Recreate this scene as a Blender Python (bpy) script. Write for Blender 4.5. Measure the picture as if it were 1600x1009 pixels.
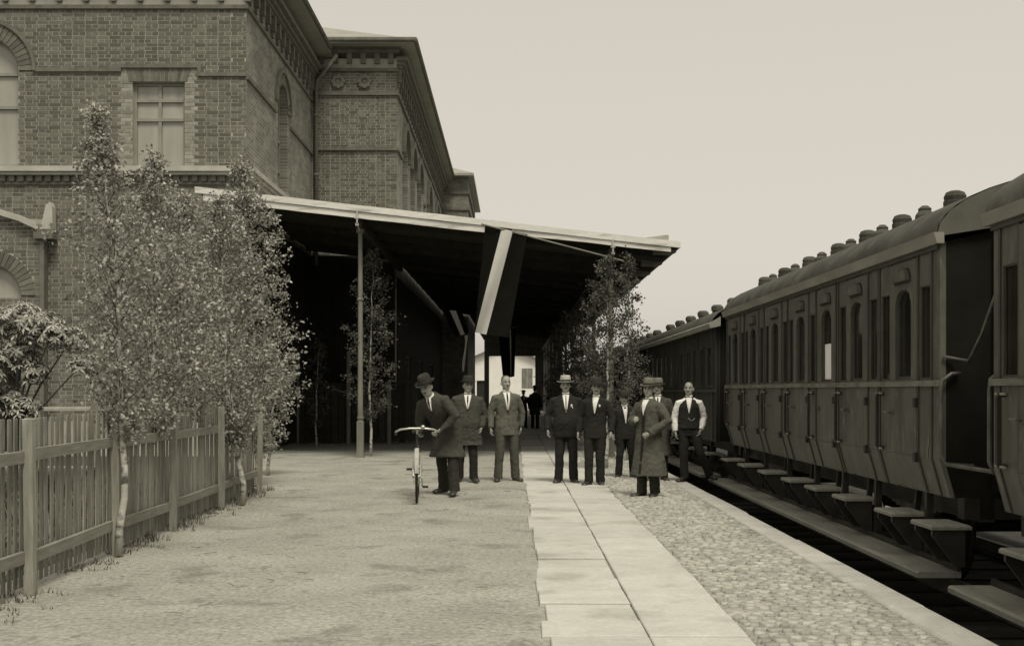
import bpy, bmesh, math, random
from mathutils import Vector, Matrix, noise
from mathutils.bvhtree import BVHTree
from mathutils.geometry import tessellate_polygon

random.seed(11)
for _o in list(bpy.data.objects):
    bpy.data.objects.remove(_o)
SC = bpy.context.scene
COL = SC.collection
R = math.radians
PI = math.pi

# ------------------------------------------------------------------ camera
cam_d = bpy.data.cameras.new('camera')
cam = bpy.data.objects.new('camera', cam_d)
COL.objects.link(cam)
cam.location = (0, 0, 1.5)
cam.rotation_euler = (R(90), 0, 0)
cam_d.sensor_width = 36
cam_d.lens = 40.5
cam_d.shift_x = -0.0012
cam_d.shift_y = 0.0659
cam_d.clip_start = 0.05
cam_d.clip_end = 9000
SC.camera = cam

# ------------------------------------------------------------------ sky, sun, exposure
SUN_ELEV, SUN_AZ = R(60), R(22)        # behind the camera, to its right, through thin even cloud
WORLD = bpy.data.worlds.new('World')
SC.world = WORLD
WORLD.use_nodes = True
_nt = WORLD.node_tree
_bg = _nt.nodes['Background']
_sky = _nt.nodes.new('ShaderNodeTexSky')
_sky.sky_type = 'NISHITA'
_sky.sun_disc = False
_sky.sun_elevation = SUN_ELEV
_sky.sun_rotation = R(180) + SUN_AZ
_sky.air_density = 1.0
_sky.dust_density = 4.0
_sky.ozone_density = 1.0
_bw = _nt.nodes.new('ShaderNodeRGBToBW')
_pw = _nt.nodes.new('ShaderNodeMath'); _pw.operation = 'POWER'; _pw.inputs[1].default_value = 0.22
_mu = _nt.nodes.new('ShaderNodeMix'); _mu.data_type = 'RGBA'; _mu.blend_type = 'MULTIPLY'
_mu.inputs[0].default_value = 1.0
_mu.inputs[7].default_value = (2.74, 2.55, 2.25, 1)
_nt.links.new(_sky.outputs[0], _bw.inputs[0])
_nt.links.new(_bw.outputs[0], _pw.inputs[0])
_nt.links.new(_pw.outputs[0], _mu.inputs[6])
_nt.links.new(_mu.outputs[2], _bg.inputs['Color'])
_bg.inputs['Strength'].default_value = 0.1

sun_d = bpy.data.lights.new('sun', 'SUN')
sun = bpy.data.objects.new('sun', sun_d)
COL.objects.link(sun)
sun_d.energy = 1.5
sun_d.angle = R(20)
sun_d.color = (1.0, 0.94, 0.80)
sun.rotation_euler = (R(90) - SUN_ELEV, 0, SUN_AZ)
SC.view_settings.view_transform = 'Standard'
SC.view_settings.look = 'None'
SC.view_settings.exposure = 1.0
SC.view_settings.gamma = 1.0
SC.view_settings.use_curve_mapping = False

# ------------------------------------------------------------------ materials
def tint(v):
    t = min(1.0, max(0.0, v / 0.55))
    return (v * (1.0 + .015 * t), v, v * (.785 + .145 * t), 1)

MATS = {}
def mat(name, v, var=.2, scale=6.0, rough=.8, bump=.0, bscale=None, island=0.0, trans=0.0,
        spec=.3, metal=0.0, blotch=None, stretch=None, detail=5, fine=None, wpos=False, blotch2=None):
    """A one-tone print-brown surface: v is its albedo, var the noise spread, island the spread between pieces."""
    m = bpy.data.materials.new(name)
    m.use_nodes = True
    nt = m.node_tree
    b = nt.nodes['Principled BSDF']
    tc = nt.nodes.new('ShaderNodeTexCoord')
    co = tc.outputs['Object']
    if wpos:                          # pattern runs on in world space, so alike pieces differ
        co = nt.nodes.new('ShaderNodeNewGeometry').outputs['Position']
    if stretch:
        mp = nt.nodes.new('ShaderNodeMapping')
        mp.inputs['Scale'].default_value = stretch
        nt.links.new(co, mp.inputs[0]); co = mp.outputs[0]
    n = nt.nodes.new('ShaderNodeTexNoise')
    n.inputs['Scale'].default_value = scale
    n.inputs['Detail'].default_value = detail
    nt.links.new(co, n.inputs['Vector'])
    mr = nt.nodes.new('ShaderNodeMapRange')
    mr.inputs[1].default_value = .3; mr.inputs[2].default_value = .7
    nt.links.new(n.outputs[0], mr.inputs[0])
    mx = nt.nodes.new('ShaderNodeMix'); mx.data_type = 'RGBA'
    mx.inputs[6].default_value = tint(v * (1 - var)); mx.inputs[7].default_value = tint(v * (1 + var))
    nt.links.new(mr.outputs[0], mx.inputs[0])
    out = mx.outputs[2]
    for blotch in [q for q in (blotch, blotch2) if q]:      # (scale, threshold, albedo, amount): stains and worn places
        n2 = nt.nodes.new('ShaderNodeTexNoise')
        n2.inputs['Scale'].default_value = blotch[0]; n2.inputs['Detail'].default_value = 6
        nt.links.new(co, n2.inputs['Vector'])
        m2 = nt.nodes.new('ShaderNodeMapRange')
        m2.inputs[1].default_value = blotch[1]; m2.inputs[2].default_value = blotch[1] + .12
        m2.inputs[4].default_value = blotch[3]
        nt.links.new(n2.outputs[0], m2.inputs[0])
        x2 = nt.nodes.new('ShaderNodeMix'); x2.data_type = 'RGBA'
        x2.inputs[7].default_value = tint(blotch[2])
        nt.links.new(m2.outputs[0], x2.inputs[0]); nt.links.new(out, x2.inputs[6])
        out = x2.outputs[2]
    if fine:                          # (scale, spread): grit and grain
        n4 = nt.nodes.new('ShaderNodeTexNoise')
        n4.inputs['Scale'].default_value = fine[0]; n4.inputs['Detail'].default_value = 4; n4.inputs['Roughness'].default_value = .7
        nt.links.new(co, n4.inputs['Vector'])
        m4 = nt.nodes.new('ShaderNodeMapRange'); m4.inputs[1].default_value = .3; m4.inputs[2].default_value = .7
        m4.inputs[3].default_value = 1 - fine[1]; m4.inputs[4].default_value = 1 + fine[1]
        nt.links.new(n4.outputs[0], m4.inputs[0])
        v4 = nt.nodes.new('ShaderNodeVectorMath'); v4.operation = 'SCALE'
        nt.links.new(out, v4.inputs[0]); nt.links.new(m4.outputs[0], v4.inputs['Scale'])
        out = v4.outputs[0]
    if island:
        g = nt.nodes.new('ShaderNodeNewGeometry')
        oi = nt.nodes.new('ShaderNodeObjectInfo')
        ad = nt.nodes.new('ShaderNodeMath'); ad.operation = 'ADD'
        nt.links.new(g.outputs['Random Per Island'], ad.inputs[0]); nt.links.new(oi.outputs['Random'], ad.inputs[1])
        fr = nt.nodes.new('ShaderNodeMath'); fr.operation = 'FRACT'
        nt.links.new(ad.outputs[0], fr.inputs[0])
        m3 = nt.nodes.new('ShaderNodeMapRange')
        m3.inputs[3].default_value = 1 - island; m3.inputs[4].default_value = 1 + island
        nt.links.new(fr.outputs[0], m3.inputs[0])
        vm = nt.nodes.new('ShaderNodeVectorMath'); vm.operation = 'SCALE'
        nt.links.new(out, vm.inputs[0]); nt.links.new(m3.outputs[0], vm.inputs['Scale'])
        out = vm.outputs[0]
    nt.links.new(out, b.inputs['Base Color'])
    b.inputs['Roughness'].default_value = rough
    b.inputs['Specular IOR Level'].default_value = spec
    b.inputs['Metallic'].default_value = metal
    if bump:
        n3 = nt.nodes.new('ShaderNodeTexNoise')
        n3.inputs['Scale'].default_value = bscale or scale * 4
        n3.inputs['Detail'].default_value = 6
        nt.links.new(co, n3.inputs['Vector'])
        bp = nt.nodes.new('ShaderNodeBump')
        bp.inputs['Strength'].default_value = min(1, bump * 10)
        bp.inputs['Distance'].default_value = bump
        nt.links.new(n3.outputs[0], bp.inputs['Height'])
        nt.links.new(bp.outputs[0], b.inputs['Normal'])
    if trans:
        tr = nt.nodes.new('ShaderNodeBsdfTranslucent')
        nt.links.new(out, tr.inputs[0])
        ms = nt.nodes.new('ShaderNodeMixShader'); ms.inputs[0].default_value = trans
        nt.links.new(b.outputs[0], ms.inputs[1]); nt.links.new(tr.outputs[0], ms.inputs[2])
        nt.links.new(ms.outputs[0], nt.nodes['Material Output'].inputs[0])
    MATS[name] = m
    return m

def brick_mat(name, v, mortar, axes):
    """Brick coursing for walls seen too obliquely to pick bricks out; axes maps world space to the wall plane."""
    m = bpy.data.materials.new(name); m.use_nodes = True
    nt = m.node_tree; b = nt.nodes['Principled BSDF']
    g = nt.nodes.new('ShaderNodeNewGeometry')
    sp = nt.nodes.new('ShaderNodeSeparateXYZ'); nt.links.new(g.outputs['Position'], sp.inputs[0])
    cb = nt.nodes.new('ShaderNodeCombineXYZ')
    nt.links.new(sp.outputs[axes[0]], cb.inputs[0]); nt.links.new(sp.outputs[axes[1]], cb.inputs[1])
    br = nt.nodes.new('ShaderNodeTexBrick')
    nt.links.new(cb.outputs[0], br.inputs['Vector'])
    br.inputs['Scale'].default_value = 1.0
    br.inputs['Brick Width'].default_value = .272; br.inputs['Row Height'].default_value = .086
    br.inputs['Mortar Size'].default_value = .006
    br.inputs['Color1'].default_value = tint(v * .72); br.inputs['Color2'].default_value = tint(v * 1.25)
    br.inputs['Mortar'].default_value = tint(mortar)
    n = nt.nodes.new('ShaderNodeTexNoise'); n.inputs['Scale'].default_value = 1.6; n.inputs['Detail'].default_value = 8
    nt.links.new(g.outputs['Position'], n.inputs['Vector'])
    mr = nt.nodes.new('ShaderNodeMapRange'); mr.inputs[1].default_value = .3; mr.inputs[2].default_value = .7
    mr.inputs[3].default_value = .72; mr.inputs[4].default_value = 1.2
    nt.links.new(n.outputs[0], mr.inputs[0])
    vm = nt.nodes.new('ShaderNodeVectorMath'); vm.operation = 'SCALE'
    nt.links.new(br.outputs['Color'], vm.inputs[0]); nt.links.new(mr.outputs[0], vm.inputs['Scale'])
    nt.links.new(vm.outputs[0], b.inputs['Base Color'])
    b.inputs['Roughness'].default_value = .9
    bp = nt.nodes.new('ShaderNodeBump'); bp.inputs['Strength'].default_value = .6; bp.inputs['Distance'].default_value = .012
    bp.invert = True
    nt.links.new(br.outputs['Fac'], bp.inputs['Height']); nt.links.new(bp.outputs[0], b.inputs['Normal'])
    return m

# ------------------------------------------------------------------ mesh builder
class MB:
    def __init__(s):
        s.v = []; s.f = []; s.mi = []
    def add(s, vs, fs, mi=0):
        o = len(s.v)
        s.v.extend([tuple(p) for p in vs])
        for f in fs:
            s.f.append(tuple(i + o for i in f)); s.mi.append(mi)
        return s
    def box(s, x0, x1, y0, y1, z0, z1, mi=0, bev=0.0, skip=()):
        if bev <= 0:
            v = [(x0,y0,z0),(x1,y0,z0),(x1,y1,z0),(x0,y1,z0),(x0,y0,z1),(x1,y0,z1),(x1,y1,z1),(x0,y1,z1)]
            F = {'b':(3,2,1,0),'t':(4,5,6,7),'f':(0,1,5,4),'k':(2,3,7,6),'l':(3,0,4,7),'r':(1,2,6,5)}
            return s.add(v, [F[k] for k in F if k not in skip], mi)
        b = bev
        v = [(x0,y0,z0),(x1,y0,z0),(x1,y1,z0),(x0,y1,z0),(x0,y0,z1-b),(x1,y0,z1-b),(x1,y1,z1-b),(x0,y1,z1-b),
             (x0+b,y0+b,z1),(x1-b,y0+b,z1),(x1-b,y1-b,z1),(x0+b,y1-b,z1)]
        return s.add(v, [(3,2,1,0),(0,1,5,4),(1,2,6,5),(2,3,7,6),(3,0,4,7),(4,5,9,8),(5,6,10,9),(6,7,11,10),(7,4,8,11),(8,9,10,11)], mi)
    def prism(s, poly, axis, a, b, mi=0):
        """poly: 2-D loop in the two other axes; extruded from a to b along axis."""
        n = len(poly)
        def P(p, t):
            return {'x': (t, p[0], p[1]), 'y': (p[0], t, p[1]), 'z': (p[0], p[1], t)}[axis]
        v = [P(p, a) for p in poly] + [P(p, b) for p in poly]
        f = [tuple(range(n))[::-1], tuple(range(n, 2 * n))] + [(i, (i + 1) % n, n + (i + 1) % n, n + i) for i in range(n)]
        return s.add(v, f, mi)
    def beam(s, p, q, w, h, up=(0, 0, 1), mi=0):
        p, q = Vector(p), Vector(q); d = (q - p).normalized(); u = Vector(up)
        r = d.cross(u)
        r = Vector((1, 0, 0)) if r.length < 1e-5 else r.normalized()
        u = r.cross(d).normalized()
        c = [(-w/2,-h/2),(w/2,-h/2),(w/2,h/2),(-w/2,h/2)]
        v = [p + r*a + u*b for a, b in c] + [q + r*a + u*b for a, b in c]
        return s.add(v, [(3,2,1,0),(4,5,6,7),(0,1,5,4),(1,2,6,5),(2,3,7,6),(3,0,4,7)], mi)
    def tube(s, pts, rad, seg=8, mi=0, ref=None, cap=True):
        """Round or oval tube; rad: number, or per point a number or (r_side, r_ref)."""
        pts = [Vector(p) for p in pts]; n = len(pts)
        if not isinstance(rad, (list, tuple)): rad = [rad] * n
        u = Vector(ref) if ref else None
        vs = []
        for i, p in enumerate(pts):
            d = (pts[min(i+1, n-1)] - pts[max(i-1, 0)]).normalized()
            if u is None:
                u = Vector((0, -1, 0)) if abs(d.y) < .9 else Vector((0, 0, 1))
            w = (u - d * u.dot(d))
            if w.length < 1e-4: w = d.orthogonal()
            w.normalize(); u = w if not ref else u
            sd = d.cross(w)
            ra, rb = rad[i] if isinstance(rad[i], (list, tuple)) else (rad[i], rad[i])
            for k in range(seg):
                t = 2*PI*k/seg
                vs.append(p + sd*(math.cos(t)*ra) + w*(math.sin(t)*rb))
        fs = [(i*seg+k, i*seg+(k+1) % seg, (i+1)*seg+(k+1) % seg, (i+1)*seg+k) for i in range(n-1) for k in range(seg)]
        if cap: fs += [tuple(range(seg))[::-1], tuple(range((n-1)*seg, n*seg))]
        return s.add(vs, fs, mi)
    def rings(s, rs, seg=16, mi=0):
        """Stack of horizontal ovals (cx, cy, z, rx, ry)."""
        vs = [(cx + rx*math.cos(2*PI*k/seg), cy + ry*math.sin(2*PI*k/seg), z) for cx, cy, z, rx, ry in rs for k in range(seg)]
        n = len(rs)
        fs = [(i*seg+k, i*seg+(k+1) % seg, (i+1)*seg+(k+1) % seg, (i+1)*seg+k) for i in range(n-1) for k in range(seg)]
        fs += [tuple(range(seg))[::-1], tuple(range((n-1)*seg, n*seg))]
        return s.add(vs, fs, mi)
    def lathe(s, prof, c=(0, 0, 0), axis='z', seg=16, mi=0, sy=1.0):
        vs = []
        for r, h in prof:
            for k in range(seg):
                t = 2*PI*k/seg; a, b = r*math.cos(t), r*math.sin(t)*sy
                q = {'z': (a, b, h), 'y': (a, h, b), 'x': (h, a, b)}[axis]
                vs.append((q[0]+c[0], q[1]+c[1], q[2]+c[2]))
        n = len(prof)
        fs = [(i*seg+k, i*seg+(k+1) % seg, (i+1)*seg+(k+1) % seg, (i+1)*seg+k) for i in range(n-1) for k in range(seg)]
        fs += [tuple(range(seg))[::-1], tuple(range((n-1)*seg, n*seg))]
        return s.add(vs, fs, mi)
    def plate(s, outer, holes, mapf, thick, mi=0, back=False):
        """Flat piece with holes: 2-D loops, mapf(u, v, d) -> 3-D, front at d=thick, edges back to d=0."""
        loops = [outer] + list(holes)
        tri = tessellate_polygon([[Vector((p[0], p[1], 0)) for p in l] for l in loops])
        flat = [p for l in loops for p in l]
        n = len(flat)
        vs = [mapf(p[0], p[1], thick) for p in flat] + [mapf(p[0], p[1], 0) for p in flat]
        fs = [tuple(t) for t in tri]
        if back: fs += [tuple(i + n for i in t[::-1]) for t in tri]
        o = 0
        for l in loops:
            k = len(l)
            fs += [(o+i, o+(i+1) % k, n+o+(i+1) % k, n+o+i) for i in range(k)]
            o += k
        return s.add(vs, fs, mi)
    def move(s, dx, dy, dz):
        s.v = [(x+dx, y+dy, z+dz) for x, y, z in s.v]; return s
    def mesh(s, name, mats, smooth=False, fix=True):
        me = bpy.data.meshes.new(name)
        me.from_pydata(s.v, [], s.f)
        for m in (mats if isinstance(mats, (list, tuple)) else [mats]):
            me.materials.append(m)
        if any(s.mi): me.polygons.foreach_set('material_index', s.mi)
        if fix:
            bm = bmesh.new(); bm.from_mesh(me)
            bmesh.ops.recalc_face_normals(bm, faces=bm.faces)
            bm.to_mesh(me); bm.free()
        if smooth: me.shade_smooth()
        me.update()
        return me

class EACH:
    """Takes the place of a builder: every piece added becomes an object of its own."""
    def __init__(s, name, m, parent, world=True, dz=0.0):
        s.a = (name, m, parent, world, dz)
    def add(s, vs, fs, mi=0):
        name, m, parent, world, dz = s.a
        obj(name, MB().add(vs, fs).move(0, 0, dz), m, parent, world=world)
        return s
    box, beam, tube, prism = MB.box, MB.beam, MB.tube, MB.prism

def off(p):
    t = Vector((0, 0, 0))
    while p is not None:
        t += p.location; p = p.parent
    return t

def thing(name, label, cat, loc=(0, 0, 0), rotz=0.0, group=None, kind=None):
    o = bpy.data.objects.new(name, None); COL.objects.link(o)
    o.empty_display_size = .2
    o.location = loc; o.rotation_euler = (0, 0, rotz)
    tag(o, label, cat, group, kind)
    return o

def tag(o, label=None, cat=None, group=None, kind=None):
    if label: o['label'] = label
    if cat: o['category'] = cat
    if group: o['group'] = group
    if kind: o['kind'] = kind
    return o

def link(name, me, parent=None, loc=(0, 0, 0), rot=None):
    o = bpy.data.objects.new(name, me); COL.objects.link(o)
    o.location = loc
    if rot: o.rotation_euler = rot
    o.parent = parent
    return o

def obj(name, mb, mats, parent=None, world=True, smooth=False, kind=None, fix=True):
    """Link a builder as one mesh object; world coordinates are shifted into the parent's frame."""
    if parent is not None and world:
        t = off(parent); mb.move(-t.x, -t.y, -t.z)
    o = link(name, mb.mesh(name, mats, smooth, fix), parent)
    if kind: o['kind'] = kind
    return o

def copy_tree(o, parent=None):
    c = o.copy(); COL.objects.link(c); c.parent = parent
    for ch in list(o.children): copy_tree(ch, c)
    return c

def px(x, y_depth):
    return (x - 802) * y_depth / 1800.0
def pz(y, y_depth):
    return 1.5 - (y - 610) * y_depth / 1800.0

# ------------------------------------------------------------------ palette
M_SAND = mat('packed_sand', .28, .14, 1.1, .95, .05, 14, blotch=(1.4, .57, .12, .62), detail=10, fine=(26, .38), wpos=True, blotch2=(6, .60, .12, .6))
M_SLAB = mat('pale_paving_stone', .44, .09, 3, .85, .004, 30, island=.07, blotch=(1.5, .54, .27, .75), fine=(26, .10), wpos=True)
M_COB = mat('cobble_stone', .33, .15, 5, .85, .01, 40, island=.20, fine=(60, .15), wpos=True)
M_KERB = mat('kerb_stone', .43, .10, 4, .85, .006, 25, island=.06, blotch=(2.2, .58, .25, .6), fine=(30, .10), wpos=True)
M_BED = mat('cinder_ballast', .035, .4, 5, .95, .05, 12)
M_CLOD = mat('sand_clods', .20, .2, 8, .95, .01, 30, island=.4)
M_BRICK = mat('red_brick_print_tone', .128, .18, 9, .9, .006, 40, island=.28, blotch=(.55, .55, .075, .6), blotch2=(1.3, .60, .21, .6))
M_MORTAR = mat('lime_mortar', .32, .15, 3, .95, .004, 30)
M_BRICKX = brick_mat('brick_side_coursing', .185, .36, (1, 2))
M_BRICKF = brick_mat('brick_front_coursing', .17, .33, (0, 2))
M_TRIM = mat('moulded_brick_trim', .135, .2, 5, .9, .01, 20)
M_STONE = mat('pale_cornice_stone', .38, .14, 3, .8, .008, 20, blotch=(2, .6, .2, .5))
M_SHEET = mat('sheet_metal_roof', .26, .12, 1.5, .6, .0, stretch=(1, 1, 1))
M_WINFR = mat('window_frame_paint', .24, .1, 4, .6)
M_SKYPANE = mat('sky_pale_pane', .31, .12, 1.2, .15, spec=.5, blotch=(1.1, .56, .22, .6), stretch=(2.5, 1, .5))  # pale sky reflection put into the pane colour
M_DGLASS = mat('dark_window_glass', .02, .3, 2, .08, spec=.5)
M_DARK = mat('dark_interior_wood', .015, .3, 3, .8)
M_SHADEBD = mat('shade_black_boards', .018, .4, 3, .85, stretch=(2, 2, .3))  # deep shade put into the colour of added boards
M_SOFFIT = mat('dark_soffit_boards', .034, .3, 4, .9, island=.3)  # very dark boards, tone varied piece by piece
M_FASCIA = mat('weathered_white_paint', .60, .12, 2.2, .7, .004, 12, stretch=(.4, 1, 4), blotch=(3, .54, .28, .7), fine=(18, .14))
M_POST = mat('post_grey_paint', .16, .25, 5, .6, .004, 12, stretch=(1, 1, .3))
M_FENCE = mat('weathered_fence_wood', .22, .25, 9, .9, .006, 20, stretch=(3, 3, .35), island=.22, wpos=True, fine=(14, .15))
M_RAIL = mat('weathered_fence_rail', .21, .2, 9, .9, .006, 20, stretch=(1, .4, 3))
M_COACH = mat('coach_dark_varnish', .088, .30, 2.6, .5, .003, 8, blotch=(2.6, .56, .05, .7), blotch2=(9, .60, .16, .5), stretch=(1, 1, .4), fine=(18, .18))
M_TYMP = mat('coach_roof_end', .085, .25, 4, .7)
M_COACH2 = mat('coach_matchboard', .032, .3, 3, .6, .003, 8, stretch=(1, 6, .3))
M_COACHD = mat('coach_end_black', .011, .3, 3, .85, spec=.08)
M_BEAD = mat('coach_beading', .05, .2, 4, .5)
M_BELT = mat('coach_worn_belt', .13, .35, 5, .5, stretch=(1, 1, 3))
M_ROOFC = mat('coach_roof_canvas', .058, .35, 3, .85, .012, 7, blotch=(4, .55, .11, .7))
M_GUT = mat('coach_gutter', .20, .2, 4, .7, stretch=(1, .3, 1))
M_IRON = mat('black_iron', .022, .4, 6, .5, .003, 20)
M_IRONG = mat('worn_iron', .07, .4, 6, .45, spec=.5)
M_STEP = mat('worn_step_plank', .185, .2, 5, .85, .005, 14, stretch=(2, .3, 1), blotch=(5, .58, .13, .6), fine=(30, .15), wpos=True)
M_WHITE = mat('white_cloth', .66, .05, 5, .85)
M_PAPER = mat('white_paper', .62, .05, 5, .9)
M_FLAGD = mat('dark_red_flag_cloth', .009, .12, 4, .95, trans=.1, spec=.05)
M_FLAGW = mat('white_flag_cloth', .62, .05, 4, .9, trans=.2)
M_BIRCH = mat('birch_bark', .42, .15, 6, .85, .004, 18, blotch=(7, .50, .06, .9), stretch=(1, 1, 1.8))
M_TWIG = mat('birch_twigs', .07, .3, 8, .9)
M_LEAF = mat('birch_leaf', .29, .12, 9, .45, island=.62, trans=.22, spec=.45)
M_LEAFD = mat('birch_leaf_shaded', .085, .12, 9, .55, island=.45, trans=.2, spec=.35)  # darker copy of the birch leaf, shade put into its colour
M_CHEST = mat('broad_leaf', .31, .15, 9, .45, island=.40, trans=.15, spec=.5)
M_GRASS = mat('dry_grass', .13, .2, 9, .9, island=.4)
M_WALLW = mat('whitewash', .66, .05, 1.4, .9)
M_SKIN = mat('skin', .29, .08, 20, .6)
M_HAIR = mat('dark_hair', .04, .2, 20, .7)
M_HAIRG = mat('thin_grey_hair', .10, .2, 20, .7)
M_EYE = mat('eye_shadow_dark', .06, .1, 10, .5)
M_LIP = mat('lip', .17, .1, 10, .6)
def cloth(name, v): return mat(name, v, .14, 14, .95, .003, 90, detail=8)
M_BLACKC = cloth('black_suit_cloth', .016)
M_DARKC = cloth('dark_wool_cloth', .030)
M_TWEED = cloth('grey_tweed', .095)
M_TWEED2 = cloth('grey_tweed_trousers', .065)
M_COAT = cloth('grey_overcoat_cloth', .075)
M_COAT2 = cloth('dark_overcoat_cloth', .05)
M_FELTL = cloth('light_felt', .34)
M_FELTM = cloth('mid_felt', .13)
M_FELTD = cloth('dark_felt', .028)
M_BAND = cloth('hat_ribbon', .03)
M_SHOE = mat('black_leather', .03, .2, 8, .4, spec=.5)
M_CHROME = mat('nickel_plate', .55, .1, 5, .35, metal=.6)
# ------------------------------------------------------------------ ground
def ground_sheet():
    xs = [-4000, -400, -60, -20, -12, -8] + [-6.5 + .1 * i for i in range(92)] + [2.66]
    ys = [-400, -40, -5, 2, 5] + [6 + .12 * i for i in range(160)] + [26, 28, 30, 34, 40, 50, 60, 80, 110, 160, 300, 800, 4500]
    m = MB(); vs = []
    for y in ys:
        for x in xs:
            z = 0.0
            if -3.95 < x < .16 and 5 < y < 30:
                z = .022 * noise.noise(Vector((x * .8, y * .8, 0))) + .010 * noise.noise(Vector((x * 2.7, y * 2.7, 5))) + .006 * noise.noise(Vector((x * 6, y * 6, 9)))
            elif x > 1.47: z = .006
            elif x > .16: z = -.012
            vs.append((x, y, z))
    w = len(xs)
    fs = [(j*w+i, j*w+i+1, (j+1)*w+i+1, (j+1)*w+i) for j in range(len(ys)-1) for i in range(w-1)]
    m.add(vs, fs)
    o = obj('ground', m, M_SAND, smooth=True, fix=False); o['kind'] = 'structure'
    b = MB().add([(2.84, -400, -.46), (4000, -400, -.46), (4000, 4500, -.46), (2.84, 4500, -.46)], [(0, 1, 2, 3)])
    gs = MB().add([(-60, -5, .012), (-3.98, -5, .012), (-3.98, 17.2, .012), (-4.9, 18.5, .012), (-6.3, 26.2, .012), (-60, 26.2, .012)], [(0, 1, 2, 3, 4, 5)])
    o = obj('garden_soil_shaded', gs, mat('garden_soil_shaded', .055, .35, 3, .95, .03, 9), fix=False); o['kind'] = 'structure'  # dark soil sheet; the garden's shade is put into its colour
    o = obj('track_bed', b, M_BED, fix=False); o['kind'] = 'structure'
ground_sheet()

# clods, pebbles and litter trodden into the sand
def clods():
    m = MB(); rnd = random.Random(3)
    for _ in range(5200):
        y = 6.4 + 20 * rnd.random() ** 1.5
        x = rnd.uniform(-.5 * y * .9, .15)
        if x < -3.3 and rnd.random() < .3: continue
        if noise.noise(Vector((x * .6, y * .6, 3))) < .1 and rnd.random() < .85: continue
        s = rnd.uniform(.003, .010) * (1.8 if rnd.random() < .06 else 1)
        a = rnd.uniform(0, 2 * PI)
        k = 5
        r = [s * rnd.uniform(.7, 1.3) for _ in range(k)]
        z0 = .022 * noise.noise(Vector((x * .8, y * .8, 0))) + .010 * noise.noise(Vector((x * 2.7, y * 2.7, 5)))
        vs = [(x + r[i] * math.cos(a + 2*PI*i/k) * 1.9, y + r[i] * math.sin(a + 2*PI*i/k), z0 - .004) for i in range(k)] + [(x, y, z0 + s * .35)]
        m.add(vs, [(i, (i+1) % k, k) for i in range(k)])
    for _ in range(420):                              # straw and twigs
        y = 6.6 + 15 * rnd.random() ** 1.4; x = rnd.uniform(-.42 * y, .15)
        if noise.noise(Vector((x * .6, y * .6, 3))) < .12 or x < -3.3: continue
        l = rnd.uniform(.02, .07); a = rnd.uniform(0, PI); w = .004
        z0 = .016 + .022 * noise.noise(Vector((x * .8, y * .8, 0))) + .010 * noise.noise(Vector((x * 2.7, y * 2.7, 5)))
        m.beam((x - l*math.cos(a), y - l*math.sin(a), z0), (x + l*math.cos(a), y + l*math.sin(a), z0 + rnd.uniform(-.004, .008)), w, w)
    tag(obj('sand_clods', m, M_CLOD, fix=False), 'clods, pebbles and bits of litter trodden into the sandy platform', 'clods', kind='stuff')
clods()

# ------------------------------------------------------------------ paved footpath of pale slabs
path = thing('footpath', None, None, (0, 0, 0), kind='structure')
def slabs():
    rnd = random.Random(5)
    for row, (xa, xb) in enumerate(((.20, .819), (.829, 1.44))):
        y = 5.2 + .3 * row
        while y < 62:
            L = rnd.uniform(.44, .64) if row == 0 else rnd.uniform(.60, .88)
            dx = rnd.uniform(-.03, .02) if row == 0 else rnd.uniform(-.008, .008)
            h = .016 + rnd.uniform(-.008, .006)
            x0, x1 = (xa + dx, xb) if row == 0 else (xa, xb + dx)
            if row == 0 and 9.0 < y < 10.2: h = -.004
            m = MB().box(x0 - .5*(x0+x1), x1 - .5*(x0+x1), -L/2, L/2, -.07, h, bev=.007)
            m.v = [(p[0] + c[0], p[1] + c[1], p[2]) for p, c in zip(m.v, [(rnd.uniform(-.012, .012) if (k in (0, 3)) == (row == 0) else rnd.uniform(-.003, .003), rnd.uniform(-.006, .006)) for k in range(4)] * 3)]
            me = m.mesh('paving_slab', M_SLAB)
            o = link('paving_slab', me, path, (.5*(x0+x1), y + L/2, 0), (R(rnd.uniform(-.25, .25)), R(rnd.uniform(-.25, .25)), R(rnd.uniform(-.2, .2))))
            y += L + rnd.uniform(.010, .020)
slabs()

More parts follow.
